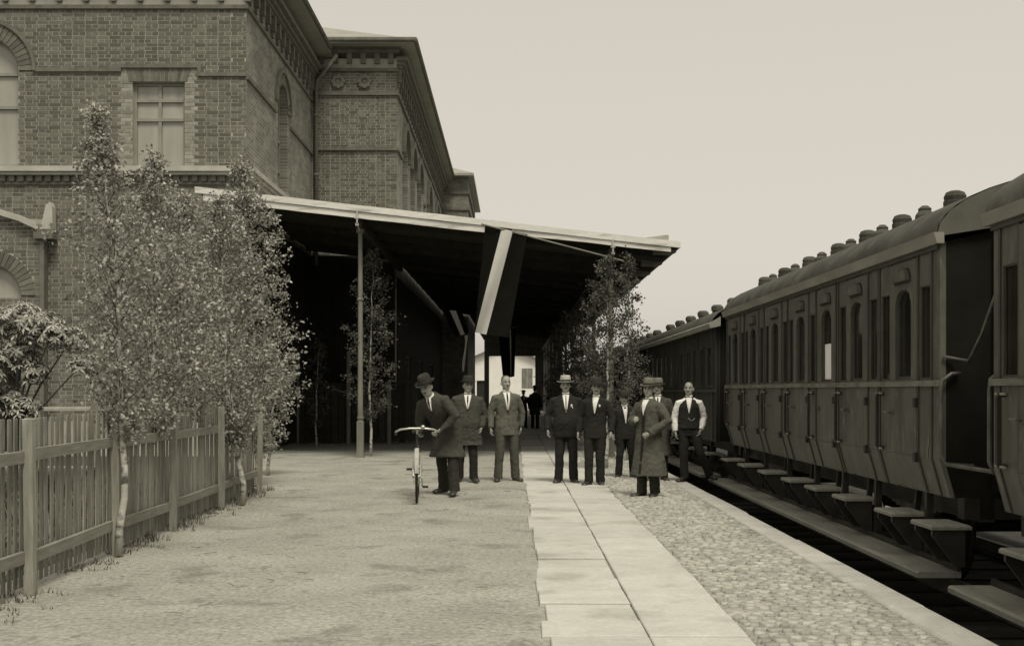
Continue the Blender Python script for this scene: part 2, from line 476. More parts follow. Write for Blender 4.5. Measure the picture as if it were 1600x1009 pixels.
# ------------------------------------------------------------------ cobbled strip
cob = thing('cobbled_strip', None, None, (0, 0, 0), kind='structure')
def cobbles():
    rnd = random.Random(8)
    def stone(rx, ry, h):
        k = 8; a0 = rnd.uniform(0, 1)
        jit = [rnd.uniform(.82, 1.12) for _ in range(k)]
        vs = []
        for f, z in ((1.0, -.05), (.98, h * .45), (.80, h * .95)):
            for i in range(k):
                t = a0 + 2*PI*i/k
                c, s_ = math.cos(t), math.sin(t)
                q = .82 / max(abs(c), abs(s_)) * .5 + .5
                vs.append((rx*f*jit[i]*c*q, ry*f*jit[i]*s_*q, z))
        vs.append((0, 0, h))
        fs = [(r*k+i, r*k+(i+1) % k, (r+1)*k+(i+1) % k, (r+1)*k+i) for r in (0, 1) for i in range(k)]
        fs += [(2*k+i, 2*k+(i+1) % k, 3*k) for i in range(k)]
        return vs, fs
    protos = [MB().add(*stone(rnd.uniform(.040, .054), rnd.uniform(.035, .046), rnd.uniform(.020, .031))).mesh('cobblestone', M_COB, smooth=True, fix=False) for _ in range(9)]
    rest = MB(); n = 0; y = 5.6
    while y < 46:
        row = []
        x = 1.49 + rnd.uniform(-.02, .04)
        while x < 2.54:
            row.append((x, y + rnd.uniform(-.02, .02)))
            x += rnd.uniform(.074, .104)
        for (a, b) in row:
            if b > 6.5 and n < 300:
                o = link('cobblestone', rnd.choice(protos), cob, (a, b, rnd.uniform(-.012, .004)), (R(rnd.uniform(-4, 4)), R(rnd.uniform(-4, 4)), rnd.choice((0, PI)) + rnd.uniform(-.25, .25)))
                s = rnd.uniform(.92, 1.1); o.scale = (s, s * rnd.uniform(.9, 1.08), 1)
                n += 1
            else:
                vs, fs = stone(rnd.uniform(.040, .054), rnd.uniform(.035, .046), rnd.uniform(.020, .031))
                dz = rnd.uniform(-.012, .004)
                rest.add([(p[0]+a, p[1]+b, p[2]+dz) for p in vs], fs)
        y += .081
    obj('cobblestones', rest, M_COB, cob, smooth=True, kind='stuff', fix=False)
cobbles()

# ------------------------------------------------------------------ kerb along the track, and the wall below it
kerb = thing('platform_kerb', None, None, (0, 0, 0), kind='structure')
def kerbs():
    rnd = random.Random(6); y = 3.0
    while y < 90:
        L = rnd.uniform(1.0, 1.45)
        m = MB().box(-.13, .13, -L/2, L/2, -.22, .022 + rnd.uniform(-.005, .005), bev=.014)
        link('kerb_stone', m.mesh('kerb_stone', M_KERB), kerb, (2.70 + rnd.uniform(-.008, .008), y + L/2, 0), (0, 0, R(rnd.uniform(-.3, .3))))
        y += L + .012
    o = obj('platform_wall', MB().box(2.58, 2.80, 0, 90, -.5, -.215), M_TRIM); o['kind'] = 'structure'
kerbs()

# ------------------------------------------------------------------ railway track
trk = thing('railway_track', None, None, (4.95, 0, -.46), kind='structure')
for s in (-1, 1):
    m = MB().prism([(-.06, 0), (.06, 0), (.06, .015), (.012, .03), (.012, .10), (.035, .11), (.035, .15), (-.035, .15), (-.035, .11), (-.012, .10), (-.012, .03), (-.06, .015)], 'y', -6, 95)
    m.move(s * .755, 0, .02)
    obj('rail', m, M_IRONG, trk, world=False)
_sl = MB().box(-1.3, 1.3, -.12, .12, -.06, .018).mesh('sleeper', M_DARK)
for i in range(60):
    link('sleeper', _sl, trk, (0, -2 + i * .7, 0))
# ------------------------------------------------------------------ station building
station = thing('station_building', 'tall brick railway station with arched windows and pale ledge behind the birches', 'building', (-6.14, 26.5, 0))
K1 = 26.5 / 1800
def FX(x): return (x - 802) * K1
def FZ(y): return 1.5 + (610 - y) * K1
def front(y0): return lambda u, v, d: (u, y0 - d, v)
def side(x0): return lambda u, v, d: (x0 + d, u, v)

def arch_loop(u0, u1, v0, vs, n=12):
    c, r = (u0 + u1) / 2, (u1 - u0) / 2
    return [(u0, v0), (u1, v0)] + [(c + r * math.cos(PI * i / n), vs + r * math.sin(PI * i / n)) for i in range(n + 1)]

def rect_loop(u0, u1, v0, v1):
    return [(u0, v0), (u1, v0), (u1, v1), (u0, v1)]

def wall(mapf, outer, holes, m, name='wall', thick=.35):
    b = MB().plate(outer, holes, lambda u, v, d: mapf(u, v, d - thick), thick)
    return obj(name, b, m, station)

M_BRICKP = mat('pale_brick', .24, .2, 9, .9, .006, 40, island=.25)
_brick_meshes = {}
def brickwork(mapf, par, u0, u1, v0, v1, cuts, pick=None, pale=None, limit=0, H=.086):
    """English bond: courses of stretchers and of headers, every brick its own 5-faced block; cuts(v) -> intervals left free."""
    rest, palem = MB(), MB(); picked = 0
    rnd = random.Random(17); row = 0; v = v0
    while v + H < v1 + .001:
        head = row % 2
        L = .136 if head else .262
        u = u0 - rnd.uniform(0, .03) - (.065 if head else 0)
        gaps = cuts(v + H / 2)
        while u < u1:
            a, b = max(u, u0), min(u + L, u1)
            u += L + .0165
            if u1 - b < .08: b, u = u1, u1 + 1
            parts = [(a, b)]
            for g0, g1 in gaps:
                nx = []
                for p0, p1 in parts:
                    if g1 <= p0 or g0 >= p1: nx.append((p0, p1)); continue
                    if p0 < g0 - .03: nx.append((p0, g0))
                    if p1 > g1 + .03: nx.append((g1, p1))
                parts = nx
            for p0, p1 in parts:
                if p1 - p0 < .03: continue
                d = .005 + rnd.uniform(-.002, .003)
                q0, q1 = v + .008, v + H - .008
                if pick and picked < limit and not head and p1 - p0 > .26 and pick((p0+p1)/2, v):
                    key = 'stretcher'
                    if key not in _brick_meshes:
                        bb = MB().box(-.131, .131, -.005, .02, 0, q1 - q0, skip=('k',))
                        _brick_meshes[key] = bb.mesh('brick', M_BRICK)
                    c = mapf((p0+p1)/2, q0, 0)
                    o = link('brick', _brick_meshes[key], par)
                    o.location = Vector(c) - off(par) + Vector((0, .005 - d, 0))
                    picked += 1
                    continue
                t = palem if pale and pale((p0+p1)/2, v) else rest
                vs = [mapf(p0, q0, 0), mapf(p1, q0, 0), mapf(p1, q1, 0), mapf(p0, q1, 0),
                      mapf(p0, q0, d), mapf(p1, q0, d), mapf(p1, q1, d), mapf(p0, q1, d)]
                t.add(vs, [(4, 5, 6, 7), (0, 1, 5, 4), (1, 2, 6, 5), (2, 3, 7, 6), (3, 0, 4, 7)])
        v += H; row += 1
    if rest.v: obj('brickwork', rest, M_BRICK, par, kind='stuff')
    if palem.v: obj('pale_brickwork', palem, M_BRICKP, par, kind='stuff')

def voussoirs(mapf, c, vs, r0, r1, d=.03, n=21, a0=0.0, a1=PI, m=None):
    m = m or MB()
    for i in range(n):
        t0 = a0 + (a1 - a0) * (i + .06) / n; t1 = a0 + (a1 - a0) * (i + .94) / n
        q = [(c + r*math.cos(t), vs + r*math.sin(t)) for r, t in ((r0, t0), (r1, t0), (r1, t1), (r0, t1))]
        m.add([mapf(u, v, 0) for u, v in q] + [mapf(u, v, d) for u, v in q], [(4, 5, 6, 7), (0, 1, 5, 4), (1, 2, 6, 5), (2, 3, 7, 6), (3, 0, 4, 7)])
    return m

def arc_band(mapf, c, vs, r0, r1, d0, d1, n=20):
    m = MB(); pts = []
    for i in range(n + 1):
        t = PI * i / n
        for r, d in ((r0, d0), (r0, d1), (r1, d1), (r1, d0)):
            pts.append(mapf(c + r*math.cos(t), vs + r*math.sin(t), d))
    fs = [(4*i+k, 4*i+(k+1) % 4, 4*i+4+(k+1) % 4, 4*i+4+k) for i in range(n) for k in range(4)] + [(3, 2, 1, 0), (4*n, 4*n+1, 4*n+2, 4*n+3)]
    return m.add(pts, fs)

def slab_uv(mapf, u0, u1, v0, v1, d0, d1, m=None):
    m = m or MB()
    c = [(u0, v0), (u1, v0), (u1, v1), (u0, v1)]
    return m.add([mapf(u, v, d0) for u, v in c] + [mapf(u, v, d1) for u, v in c],
                 [(3, 2, 1, 0), (4, 5, 6, 7), (0, 1, 5, 4), (1, 2, 6, 5), (2, 3, 7, 6), (3, 0, 4, 7)])

def window(mapf, u0, u1, v0, vs, arch, transoms, mull=True, glass=None, fw=.07, dep=-.15):
    """Frame with mullion and transoms (part) and one pane per light (sub-parts)."""
    c, r = (u0+u1)/2, (u1-u0)/2
    outer = arch_loop(u0, u1, v0, vs) if arch else rect_loop(u0, u1, v0, vs)
    inner = arch_loop(u0+fw, u1-fw, v0+fw, vs) if arch else rect_loop(u0+fw, u1-fw, v0+fw, vs-fw)
    m = MB().plate(outer, [inner], lambda u, v, d: mapf(u, v, dep - .07 + d), .07)
    top = vs + r - fw if arch else vs - fw
    if mull: slab_uv(mapf, c-.035, c+.035, v0+fw-.01, top - .002, dep-.062, dep+.006, m)
    for t in transoms: slab_uv(mapf, u0+fw-.01, u1-fw+.01, t-.035, t+.035, dep-.06, dep+.012, m)
    f = obj('window', m, M_WINFR, station)
    ys = [v0+fw] + list(transoms)
    for i, y in enumerate(ys):
        ye = ys[i+1] if i+1 < len(ys) else (vs if arch else vs - fw)
        for ua, ub in (((u0+fw, c), (c, u1-fw)) if mull else ((u0+fw, u1-fw),)):
            last = i + 1 == len(ys)
            if arch and last:
                n = 8; loop = [(ua, y), (ub, y)]
                for k in range(n + 1):
                    uu = ub + (ua - ub) * k / n
                    loop.append((uu, vs + math.sqrt(max(0, (r-fw)**2 - (uu-c)**2)) + .001))
            else: loop = rect_loop(ua, ub, y, ye)
            p = MB().plate(loop, [], lambda u, v, d: mapf(u, v, dep - .05 + d), .006)
            obj('pane', p, glass or M_SKYPANE, f)
    return f

# ---- front wing, wall towards the viewer
F1 = front(26.5)
W1 = (FX(207), FX(289), FZ(262), FZ(128))
A1c, A1r, A1s = FX(-24), .78, FZ(111)
D1 = (FX(-70), FX(42), 0.0, FZ(553))
P1 = (FX(-60), FX(42), FZ(470), FZ(463))
holes = [rect_loop(*W1), arch_loop(A1c-A1r, A1c+A1r, FZ(260), A1s)]
w1 = wall(F1, rect_loop(-17, -6.143, 0, 11.3), holes, M_MORTAR)
ringr = A1r + .36
def cuts1(v):
    g = []
    if W1[2] < v < W1[3] + .02: g.append((W1[0], W1[1]))
    if FZ(260) < v <= A1s: g.append((A1c-A1r, A1c+A1r))
    if A1s < v < A1s + ringr: 
        h = math.sqrt(ringr**2 - (v-A1s)**2); g.append((A1c-h, A1c+h))
    if FZ(128) - .01 < v < FZ(105): g.append((FX(203), FX(293)))
    if FZ(283) < v < FZ(261): g.append((-20, 0))
    if v < FZ(345) and v > 0: g.append((FX(-190), FX(68)))
    return g
brickwork(F1, w1, FX(-130), -6.143, .8, 10.3, cuts1,
          pick=lambda u, v: FX(30) < u < FX(384) and FZ(250) < v, limit=300,
          pale=lambda u, v: FX(188) < u < FX(310) and FZ(262) < v < FZ(104) and (u < W1[0] or u > W1[1]))
voussoirs(F1, A1c, A1s, A1r + .01, A1r + .33, .03, 25, m=EACH('arch_brick', M_BRICK, station))
obj('hood_mould', arc_band(F1, A1c, A1s, A1r + .34, A1r + .42, 0, .07), M_TRIM, station)
m = EACH('lintel_brick', M_BRICK, station)
n = 15
for i in range(n):
    ua = W1[0] - .07 + (W1[1]-W1[0]+.14) * i / n; ub = ua + (W1[1]-W1[0]+.14) / n - .013
    sk = (i - (n-1)/2) * .010
    q = [(ua, W1[3]), (ub, W1[3]), (ub + sk + .004, FZ(108)), (ua + sk, FZ(108))]
    m.add([F1(u, v, 0) for u, v in q] + [F1(u, v, .016) for u, v in q], [(4, 5, 6, 7), (0, 1, 5, 4), (1, 2, 6, 5), (2, 3, 7, 6), (3, 0, 4, 7)])
sc = EACH('string_course', M_TRIM, station)
for xa, xb, y in ((52, 187, 110), (187, 312, 104), (312, 388, 117)):
    slab_uv(F1, FX(xa), min(FX(xb), -6.14), FZ(y+3), FZ(y-3), 0, .055, sc)
for xa, ya, yb in ((187, 104, 110), (312, 104, 117)):
    slab_uv(F1, FX(xa-3), FX(xa+3), FZ(yb+3), FZ(ya-3), .001, .053, sc)
slab_uv(F1, -17, -6.14 + .06, FZ(15), FZ(9), 0, .06, sc)
slab_uv(F1, -17, -6.14 + .05, 10.95, 11.06, 0, .10, sc)
slabm = MB()
slab_uv(F1, -17, -6.14 + .22, FZ(270), FZ(262), 0, .22, slabm)
slab_uv(F1, -17, -6.14 + .16, FZ(275), FZ(270) - .002, 0, .16, slabm)
obj('ledge', slabm, M_STONE, station)
dn = EACH('dentil', M_TRIM, station); u = -12.4
while u < -6.2:
    slab_uv(F1, u, u + .12, FZ(284), FZ(275.2), 0, .10, dn); u += .21
slab_uv(F1, -17, -6.14 + .05, FZ(289), FZ(284.2), 0, .05, dn)
window(F1, W1[0], W1[1], W1[2], W1[3], False, [FZ(186), FZ(156)], dep=-.12)
window(F1, A1c-A1r, A1c+A1r, FZ(260), A1s, True, [FZ(166), FZ(114)], dep=-.16)

# projecting porch with arched hood at the far left
FP = front(26.26)
top = [(FX(68), FZ(362)), (FX(40), FZ(349)), (FX(0), FZ(337)), (FX(-35), FZ(330)), (FX(-60), FZ(328)), (FX(-85), FZ(330)), (FX(-120), FZ(337)), (FX(-160), FZ(349)), (FX(-188), FZ(362))]
loop = [(FX(-188), 0), (FX(68), 0)] + top
porch = MB().plate(loop, [arch_loop(FX(-56), FX(40), FZ(470), FZ(463)), rect_loop(FX(-56), FX(40), .1, FZ(556))], lambda u, v, d: FP(u, v, d - .22), .22)
porch = obj('porch', porch, M_MORTAR, station)
def cutsp(v):
    g = []
    c, s, r = FX(-8), FZ(463), FX(40) - FX(-8)
    if FZ(470) < v < s: g.append((c-r, c+r))
    if s <= v < s + r + .34: h = math.sqrt((r+.34)**2 - (v-s)**2); g.append((c-h, c+h))
    if v < FZ(556): g.append((FX(-56), FX(40)))
    # under the hood line
    for (xa, za), (xb, zb) in zip(top[:-1], top[1:]):
        lo, hi = min(za, zb), max(za, zb)
        if lo <= v + .05 <= hi:
            t = (v + .05 - za) / (zb - za); xx = xa + (xb - xa) * t
            g.append((xx, 9) if xa > FX(-60) else (-99, xx))
    return g
brickwork(FP, porch, FX(-100), FX(68), .5, FZ(342), cutsp)
voussoirs(FP, FX(-8), FZ(463), FX(40)-FX(-8)+.01, FX(40)-FX(-8)+.33, .03, 23, m=EACH('arch_brick', M_BRICK, station))
hd = MB()
for (a, b) in zip(top[:-1], top[1:]):
    hd.add([FP(a[0], a[1], -.02), FP(b[0], b[1], -.02), FP(b[0], b[1]+.14, -.02), FP(a[0], a[1]+.14, -.02), FP(a[0], a[1], .16), FP(b[0], b[1], .16), FP(b[0], b[1]+.14, .16), FP(a[0], a[1]+.14, .16)],
           [(4, 5, 6, 7), (0, 1, 5, 4), (2, 3, 7, 6), (3, 0, 4, 7), (1, 2, 6, 5)])
obj('hood_stone', hd, M_STONE, station)
kn = MB()
slab_uv(FP, FX(62), FX(92), FZ(376), FZ(362), -.2, .12, kn)
obj('kneeler', kn, M_TRIM, station)
kb = MB()
q = [(FX(72), FZ(361)), (FX(91), FZ(361)), (FX(90), FZ(326)), (FX(87), FZ(319)), (FX(80), FZ(324))]
kb.plate(q, [], lambda u, v, d: FP(u, v, d - .12), .2, back=True)
obj('kneeler_block', kb, M_STONE, station)
pl = MB(); slab_uv(FP, FX(69), FX(76), 0, FZ(376), -.2, .03, pl)
obj('porch_pilaster', pl, M_TRIM, station)
window(FP, FX(-56), FX(40), FZ(470), FZ(463), True, [], mull=True, dep=-.12)
dd = MB(); slab_uv(FP, FX(-56), FX(40), .1, FZ(556), -.20, -.14, dd)
slab_uv(FP, FX(-10), FX(-6), .1, FZ(560), -.14, -.12, dd)
obj('porch_door', dd, M_DARK, station)

# ---- front wing, wall along the platform (x = -6.14)
S1 = side(-6.14)
SW = (30.05, 31.3, 6.75, 9.0)
ws1 = wall(S1, rect_loop(26.504, 35.1, 0, 11.3), [arch_loop(*SW)], M_BRICKX)
obj('brick_arch', voussoirs(S1, (SW[0]+SW[1])/2, SW[3], .63, .9, .03, 19), M_BRICK, station)
obj('hood_mould', arc_band(S1, (SW[0]+SW[1])/2, SW[3], .91, 1.02, 0, .08), M_TRIM, station)
window(S1, SW[0], SW[1], SW[2], SW[3], True, [8.2, 7.4], glass=M_DGLASS, dep=-.2)
sc = EACH('string_course', M_TRIM, station)
slab_uv(S1, 26.505, 29.75, FZ(121) - .045, FZ(121) + .045, 0, .06, sc)
slab_uv(S1, 31.62, 35.1, FZ(121) - .045, FZ(121) + .045, 0, .06, sc)
slab_uv(S1, 26.505, 35.1, FZ(15), FZ(9), 0, .06, sc)
slab_uv(S1, 26.505, 35.1, 10.95, 11.06, 0, .10, sc)
sl = MB()
slab_uv(S1, 26.505, 35.1, FZ(270), FZ(262), 0, .22, sl); slab_uv(S1, 26.505, 35.1, FZ(275), FZ(270) - .002, 0, .16, sl)
slab_uv(S1, 26.505, 35.1, FZ(282), FZ(275) - .002, 0, .09, sl)
obj('ledge', sl, M_STONE, station)
def corbels(mapf, u0, u1, z0, pitch=.62):
    m = MB(); u = u0
    while u < u1 - .2:
        slab_uv(mapf, u, u + .17, z0 + .16, z0 + .58, 0, .12, m)
        slab_uv(mapf, u + .03, u + .14, z0, z0 + .16, 0, .07, m)
        u += pitch
    slab_uv(mapf, u0 - .06, u1, z0 + .58, z0 + .66, 0, .16, m)
    slab_uv(mapf, u0 - .1, u1, z0 + .665, z0 + .78, 0, .24, m)
    slab_uv(mapf, u0 - .14, u1, z0 + .785, z0 + .9, 0, .34, m)
    return m
obj('corbel_table', corbels(S1, 26.65, 35.1, 10.42), M_TRIM, station, kind='stuff')
obj('corbel_table', corbels(lambda u, v, d: F1(-u, v, d), 6.0, 16.9, 10.423), M_TRIM, station, kind='stuff')

# ---- main block behind, wall towards the viewer and wall along the platform
F2 = front(35.1); K2 = 35.1 / 1800
def GZ(y): return 1.5 + (610 - y) * K2
def GX(x): return (x - 802) * K2
w2 = wall(F2, rect_loop(-9, -3.553, 0, 11.6), [], M_MORTAR)
brickwork(F2, w2, -6.10, -3.55, 4.6, 11.35, lambda v: [])
sc = EACH('string_course', M_TRIM, station)
for y in (110, 147, 233): slab_uv(F2, -6.05, -3.55 + .05, GZ(y) - .05, GZ(y) + .05, .0, .07, sc)
slab_uv(F2, -6.05, -3.55 + .08, GZ(84), GZ(78), 0, .12, sc)
slab_uv(F2, -6.05, -3.55 + .16, GZ(77.5), GZ(72), 0, .24, sc)
u = -5.9
while u < -3.7:
    slab_uv(F2, u, u + .15, GZ(100), GZ(84.3), 0, .09, sc); u += .42
for x in (529, 570):
    m = MB()
    for k in range(8):
        t = k * PI / 4
        m.lathe([(.001, .0), (.075, .0), (.07, -.07), (.001, -.08)], (GX(x) + .15 * math.cos(t), 35.09, GZ(128) + .15 * math.sin(t)), 'y', 8)
    m.lathe([(.001, 0), (.09, 0), (.08, -.04), (.001, -.05)], (GX(x), 35.09, GZ(128)), 'y', 10)
    obj('rosette', m, M_TRIM, station)
S2 = side(-3.55)
wins = [(36.95, 38.75), (39.75, 41.55), (42.55, 44.35), (47.4, 49.2), (52.3, 54.1)]
ws2 = wall(S2, rect_loop(35.104, 57.4, 0, 11.6), [arch_loop(a, b, 6.6, 9.1) for a, b in wins] + [rect_loop(a, b, .1, 2.6) for a, b in ((38, 39.4), (43, 44.6), (49, 50.6))], M_BRICKX)
for a, b in wins:
    window(S2, a, b, 6.6, 9.1, True, [8.0], glass=M_DGLASS, dep=-.3)
    obj('hood_mould', arc_band(S2, (a+b)/2, 9.1, .93, 1.14, 0, .12), M_TRIM, station)
for a, b in ((38, 39.4), (43, 44.6), (49, 50.6)):
    m = MB(); slab_uv(S2, a, b, .1, 2.6, -.2, -.14, m); slab_uv(S2, (a+b)/2-.02, (a+b)/2+.02, .1, 2.6, -.14, -.12, m)
    obj('door', m, M_DARK, station)
sc = EACH('string_course', M_TRIM, station)
slab_uv(S2, 35.105, 36.6, GZ(233) - .05, GZ(233) + .05, 0, .07, sc); slab_uv(S2, 45.5, 46.2, GZ(233) - .05, GZ(233) + .05, 0, .07, sc)
slab_uv(S2, 35.105, 57.4, GZ(147) - .05, GZ(147) + .05, 0, .07, sc)
obj('corbel_table', corbels(S2, 35.2, 57.4, 10.75, .7), M_TRIM, station, kind='stuff')

# ---- boards added over the ground floor walls, canopy shade put into their black
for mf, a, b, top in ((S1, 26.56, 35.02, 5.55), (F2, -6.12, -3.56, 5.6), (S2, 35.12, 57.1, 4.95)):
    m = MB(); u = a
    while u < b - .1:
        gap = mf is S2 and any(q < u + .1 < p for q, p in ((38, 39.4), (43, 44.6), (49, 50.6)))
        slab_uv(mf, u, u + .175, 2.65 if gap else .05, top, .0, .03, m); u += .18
    obj('shade_boards', m, M_SHADEBD, station, kind='stuff')
# ---- end pavilion
F3 = front(57.2)
wall(F3, rect_loop(-8, -2.253, 0, 12.1), [], M_BRICKF)
wall(side(-2.25), rect_loop(57.204, 68, 0, 12.1), [], M_BRICKX)
sc = EACH('string_course', M_TRIM, station)
for z in (8.9, 10.5, 11.3): slab_uv(F3, -8, -2.25 + .06, z - .06, z + .06, 0, .08, sc); slab_uv(side(-2.25), 57.15, 68, z - .06, z + .06, 0, .08, sc)

# ---- roofs, gutters, downpipe
def hip(x0, x1, y0, y1, z, slope, inner, t=.12):
    m = MB(); h = inner * slope
    v = [(x0, y0, z), (x1, y0, z), (x1, y1, z), (x0, y1, z), (x0+inner, y0+inner, z+h), (x1-inner, y0+inner, z+h), (x1-inner, y1-inner, z+h), (x0+inner, y1-inner, z+h)]
    v += [(p[0], p[1], p[2] - t) for p in v[:4]]
    m.add(v, [(0, 1, 5, 4), (1, 2, 6, 5), (2, 3, 7, 6), (3, 0, 4, 7), (4, 5, 6, 7), (8, 9, 1, 0), (9, 10, 2, 1), (10, 11, 3, 2), (11, 8, 0, 3), (11, 10, 9, 8)])
    return m
obj('roof', hip(-20, -5.5, 25.9, 46, 11.75, .40, 6), M_SHEET, station)
obj('roof', hip(-17, -2.97, 34.5, 58.0, 12.02, .42, 6), M_SHEET, station)
obj('roof', hip(-12, -1.95, 56.7, 68.6, 12.2, .42, 3.0), M_SHEET, station)
g = MB()
g.tube([(-2.93, 34.46, 12.0), (-2.93, 58, 12.0)], .07, 6); g.tube([(-6, 34.46, 12.0), (-2.93, 34.46, 12.0)], .07, 6)
g.tube([(-5.46, 25.9, 11.73), (-5.46, 34.4, 11.73)], .07, 6)
obj('gutter', g, M_TRIM, station)
dp = MB().tube([(-5.3, 34.7, 11.6), (-5.95, 34.95, 10.9), (-5.98, 34.97, 10.7), (-5.98, 34.97, 5.3)], .06, 8)
for z in (9.8, 8.0, 6.4): dp.lathe([(.08, z), (.08, z + .08)], (-5.98, 34.97, 0), seg=8)
obj('downpipe', dp, M_TRIM, station, smooth=True)

# ------------------------------------------------------------------ platform canopy
canopy = thing('platform_canopy', 'broad low canopy with white fascia over the platform beside the station', 'canopy', (2.18, 25.7, 0))
CY = 25.2
def CZ(x): return pz(292, CY) + (x + 6.96) * (pz(378, CY) - pz(292, CY)) / (3.68 + 6.96)   # upper edge of the fascia
def deck(x0, x1, y0, y1, m):
    c = [(x0, CZ(x0) - .02), (x1, CZ(x1) - .02), (x1, CZ(x1) - .10), (x0, CZ(x0) - .10)]
    m.prism(c, 'y', y0, y1)
dk = MB()
deck(-6.9, 3.62, CY + .06, 26.2, dk); deck(-6.1, 3.62, 26.2, 35.0, dk); deck(-3.5, 3.62, 35.0, 57.1, dk); deck(-2.2, 3.62, 57.1, 86, dk)
obj('roof_deck', dk, M_SHEET, canopy)
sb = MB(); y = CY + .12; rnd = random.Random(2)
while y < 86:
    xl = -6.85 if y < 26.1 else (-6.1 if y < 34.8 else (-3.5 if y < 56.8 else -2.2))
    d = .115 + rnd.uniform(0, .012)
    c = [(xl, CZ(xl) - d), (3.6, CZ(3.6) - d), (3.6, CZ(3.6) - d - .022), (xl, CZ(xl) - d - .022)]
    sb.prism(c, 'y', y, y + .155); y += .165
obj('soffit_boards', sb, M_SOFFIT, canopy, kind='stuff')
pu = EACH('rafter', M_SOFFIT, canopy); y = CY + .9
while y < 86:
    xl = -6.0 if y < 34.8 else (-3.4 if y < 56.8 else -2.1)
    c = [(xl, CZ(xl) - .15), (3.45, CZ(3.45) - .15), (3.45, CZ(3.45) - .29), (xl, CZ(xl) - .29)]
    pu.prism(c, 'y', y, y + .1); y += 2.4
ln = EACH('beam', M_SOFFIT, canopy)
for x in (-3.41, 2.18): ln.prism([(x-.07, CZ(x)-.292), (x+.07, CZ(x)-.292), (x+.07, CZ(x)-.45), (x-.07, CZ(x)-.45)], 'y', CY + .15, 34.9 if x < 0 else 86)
def fascia(x0, x1, a, b, y0, y1):
    m = MB(); vs = []; n = 24                       # old boards: not quite straight any more
    for i in range(n + 1):
        x = x0 + (x1 - x0) * i / n
        w = .012 * noise.noise(Vector((x * .9, a * 30, 1))) + .005 * noise.noise(Vector((x * 3.1, a * 30, 4)))
        g = .010 * noise.noise(Vector((x * 1.1, a * 30, 8)))
        z = CZ(x) + w
        vs += [(x, y0 + g, z - a), (x, y0 + g, z - b), (x, y1, z - b), (x, y1, z - a)]
    fs = [(4*i+k, 4*i+(k+1) % 4, 4*i+4+(k+1) % 4, 4*i+4+k) for i in range(n) for k in range(4)] + [(3, 2, 1, 0), (4*n, 4*n+1, 4*n+2, 4*n+3)]
    return m.add(vs, fs)
obj('fascia_board', fascia(-6.96, 3.66, 0, .135, CY - .03, CY + .05), M_FASCIA, canopy)
obj('fascia_board', fascia(-6.78, px(761, CY), .142, .28, CY, CY + .05), M_FASCIA, canopy)
obj('fascia_board', fascia(px(800, CY), 3.45, .142, .25, CY, CY + .05), M_FASCIA, canopy)
cap = MB().prism([(2.9, CZ(2.9) + .002), (3.40, CZ(3.4) + .002), (3.40, CZ(3.4) + .11), (3.36, CZ(3.4) + .12)], 'y', CY - .02, CY + .9)
en = MB(); yE = 85.6; u = -2.15  # dark end screen added to narrow the bright far opening
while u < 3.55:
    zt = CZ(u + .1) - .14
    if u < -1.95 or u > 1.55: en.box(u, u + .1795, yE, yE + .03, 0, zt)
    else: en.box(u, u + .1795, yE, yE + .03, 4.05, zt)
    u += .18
obj('opening_mask_boards', en, M_SHADEBD, canopy, kind='stuff')
obj('eave_wedge', cap, M_STONE, canopy)
eg = MB()
x = 3.62
eg.prism([(x, CZ(x)+.01), (x + .04, CZ(x)+.01), (x+.04, CZ(x) - .13), (x, CZ(x) - .13)], 'y', CY + .06, 86)
obj('eave_board', eg, M_POST, canopy)
for i in range(26):
    y = CY + .3 + i * 2.4
    x0, x1 = 3.1, 3.61
    r = MB().prism([(x0, CZ(x0)-.14), (x1, CZ(x1)-.14), (x1, CZ(x1)-.20), (x1 - .12, CZ(x1)-.26), (x0, CZ(x0)-.30)], 'y', y, y + .1)
    obj('rafter_end', r, M_POST, canopy)
brk = MB().prism([(-6.72, CZ(-6.72)-.285), (-5.9, CZ(-5.9)-.285), (-5.98, CZ(-5.98)-.36), (-6.02, CZ(-6.02)-.43), (-6.1, CZ(-6.1)-.42), (-6.3, CZ(-6.3)-.37)], 'y', CY + .005, CY + .06)
obj('end_bracket', brk, M_FASCIA, canopy)
def post(x, y):
    zt = CZ(x) - .45
    m = MB().box(-.09, .09, -.09, .09, 0, .10).box(-.073, .073, -.073, .073, .1, .82, bev=.015)
    m.lathe([(.062, .8), (.056, 2.0), (.050, zt - .1), (.09, zt - .08), (.09, zt)], seg=14)
    for z in (.86, 3.5): m.lathe([(.058, z), (.075, z + .015), (.075, z + .05), (.058, z + .065)], seg=14)
    p = obj('post', m, M_POST, canopy, world=False)
    p.location = Vector((x, y, 0)) - off(canopy)
    return p
post(-3.41, 25.7)
for i in range(11): post(2.18, 25.7 + i * 5.5)
for x in (-3.41, 2.18):           # small iron strap where the post meets the fascia
    z = CZ(x)
    m = MB().box(x-.015, x+.015, CY - .05, CY - .03, z - .42, z - .12).box(x-.05, x+.05, CY - .055, CY - .031, z - .30, z - .27).box(x-.035, x+.035, CY - .05, CY - .03, z - .45, z - .40)
    m.beam((x, CY - .03, z - .42), (x, 25.7, z - .5), .03, .05)
    obj('iron_strap', m, M_STONE, canopy)

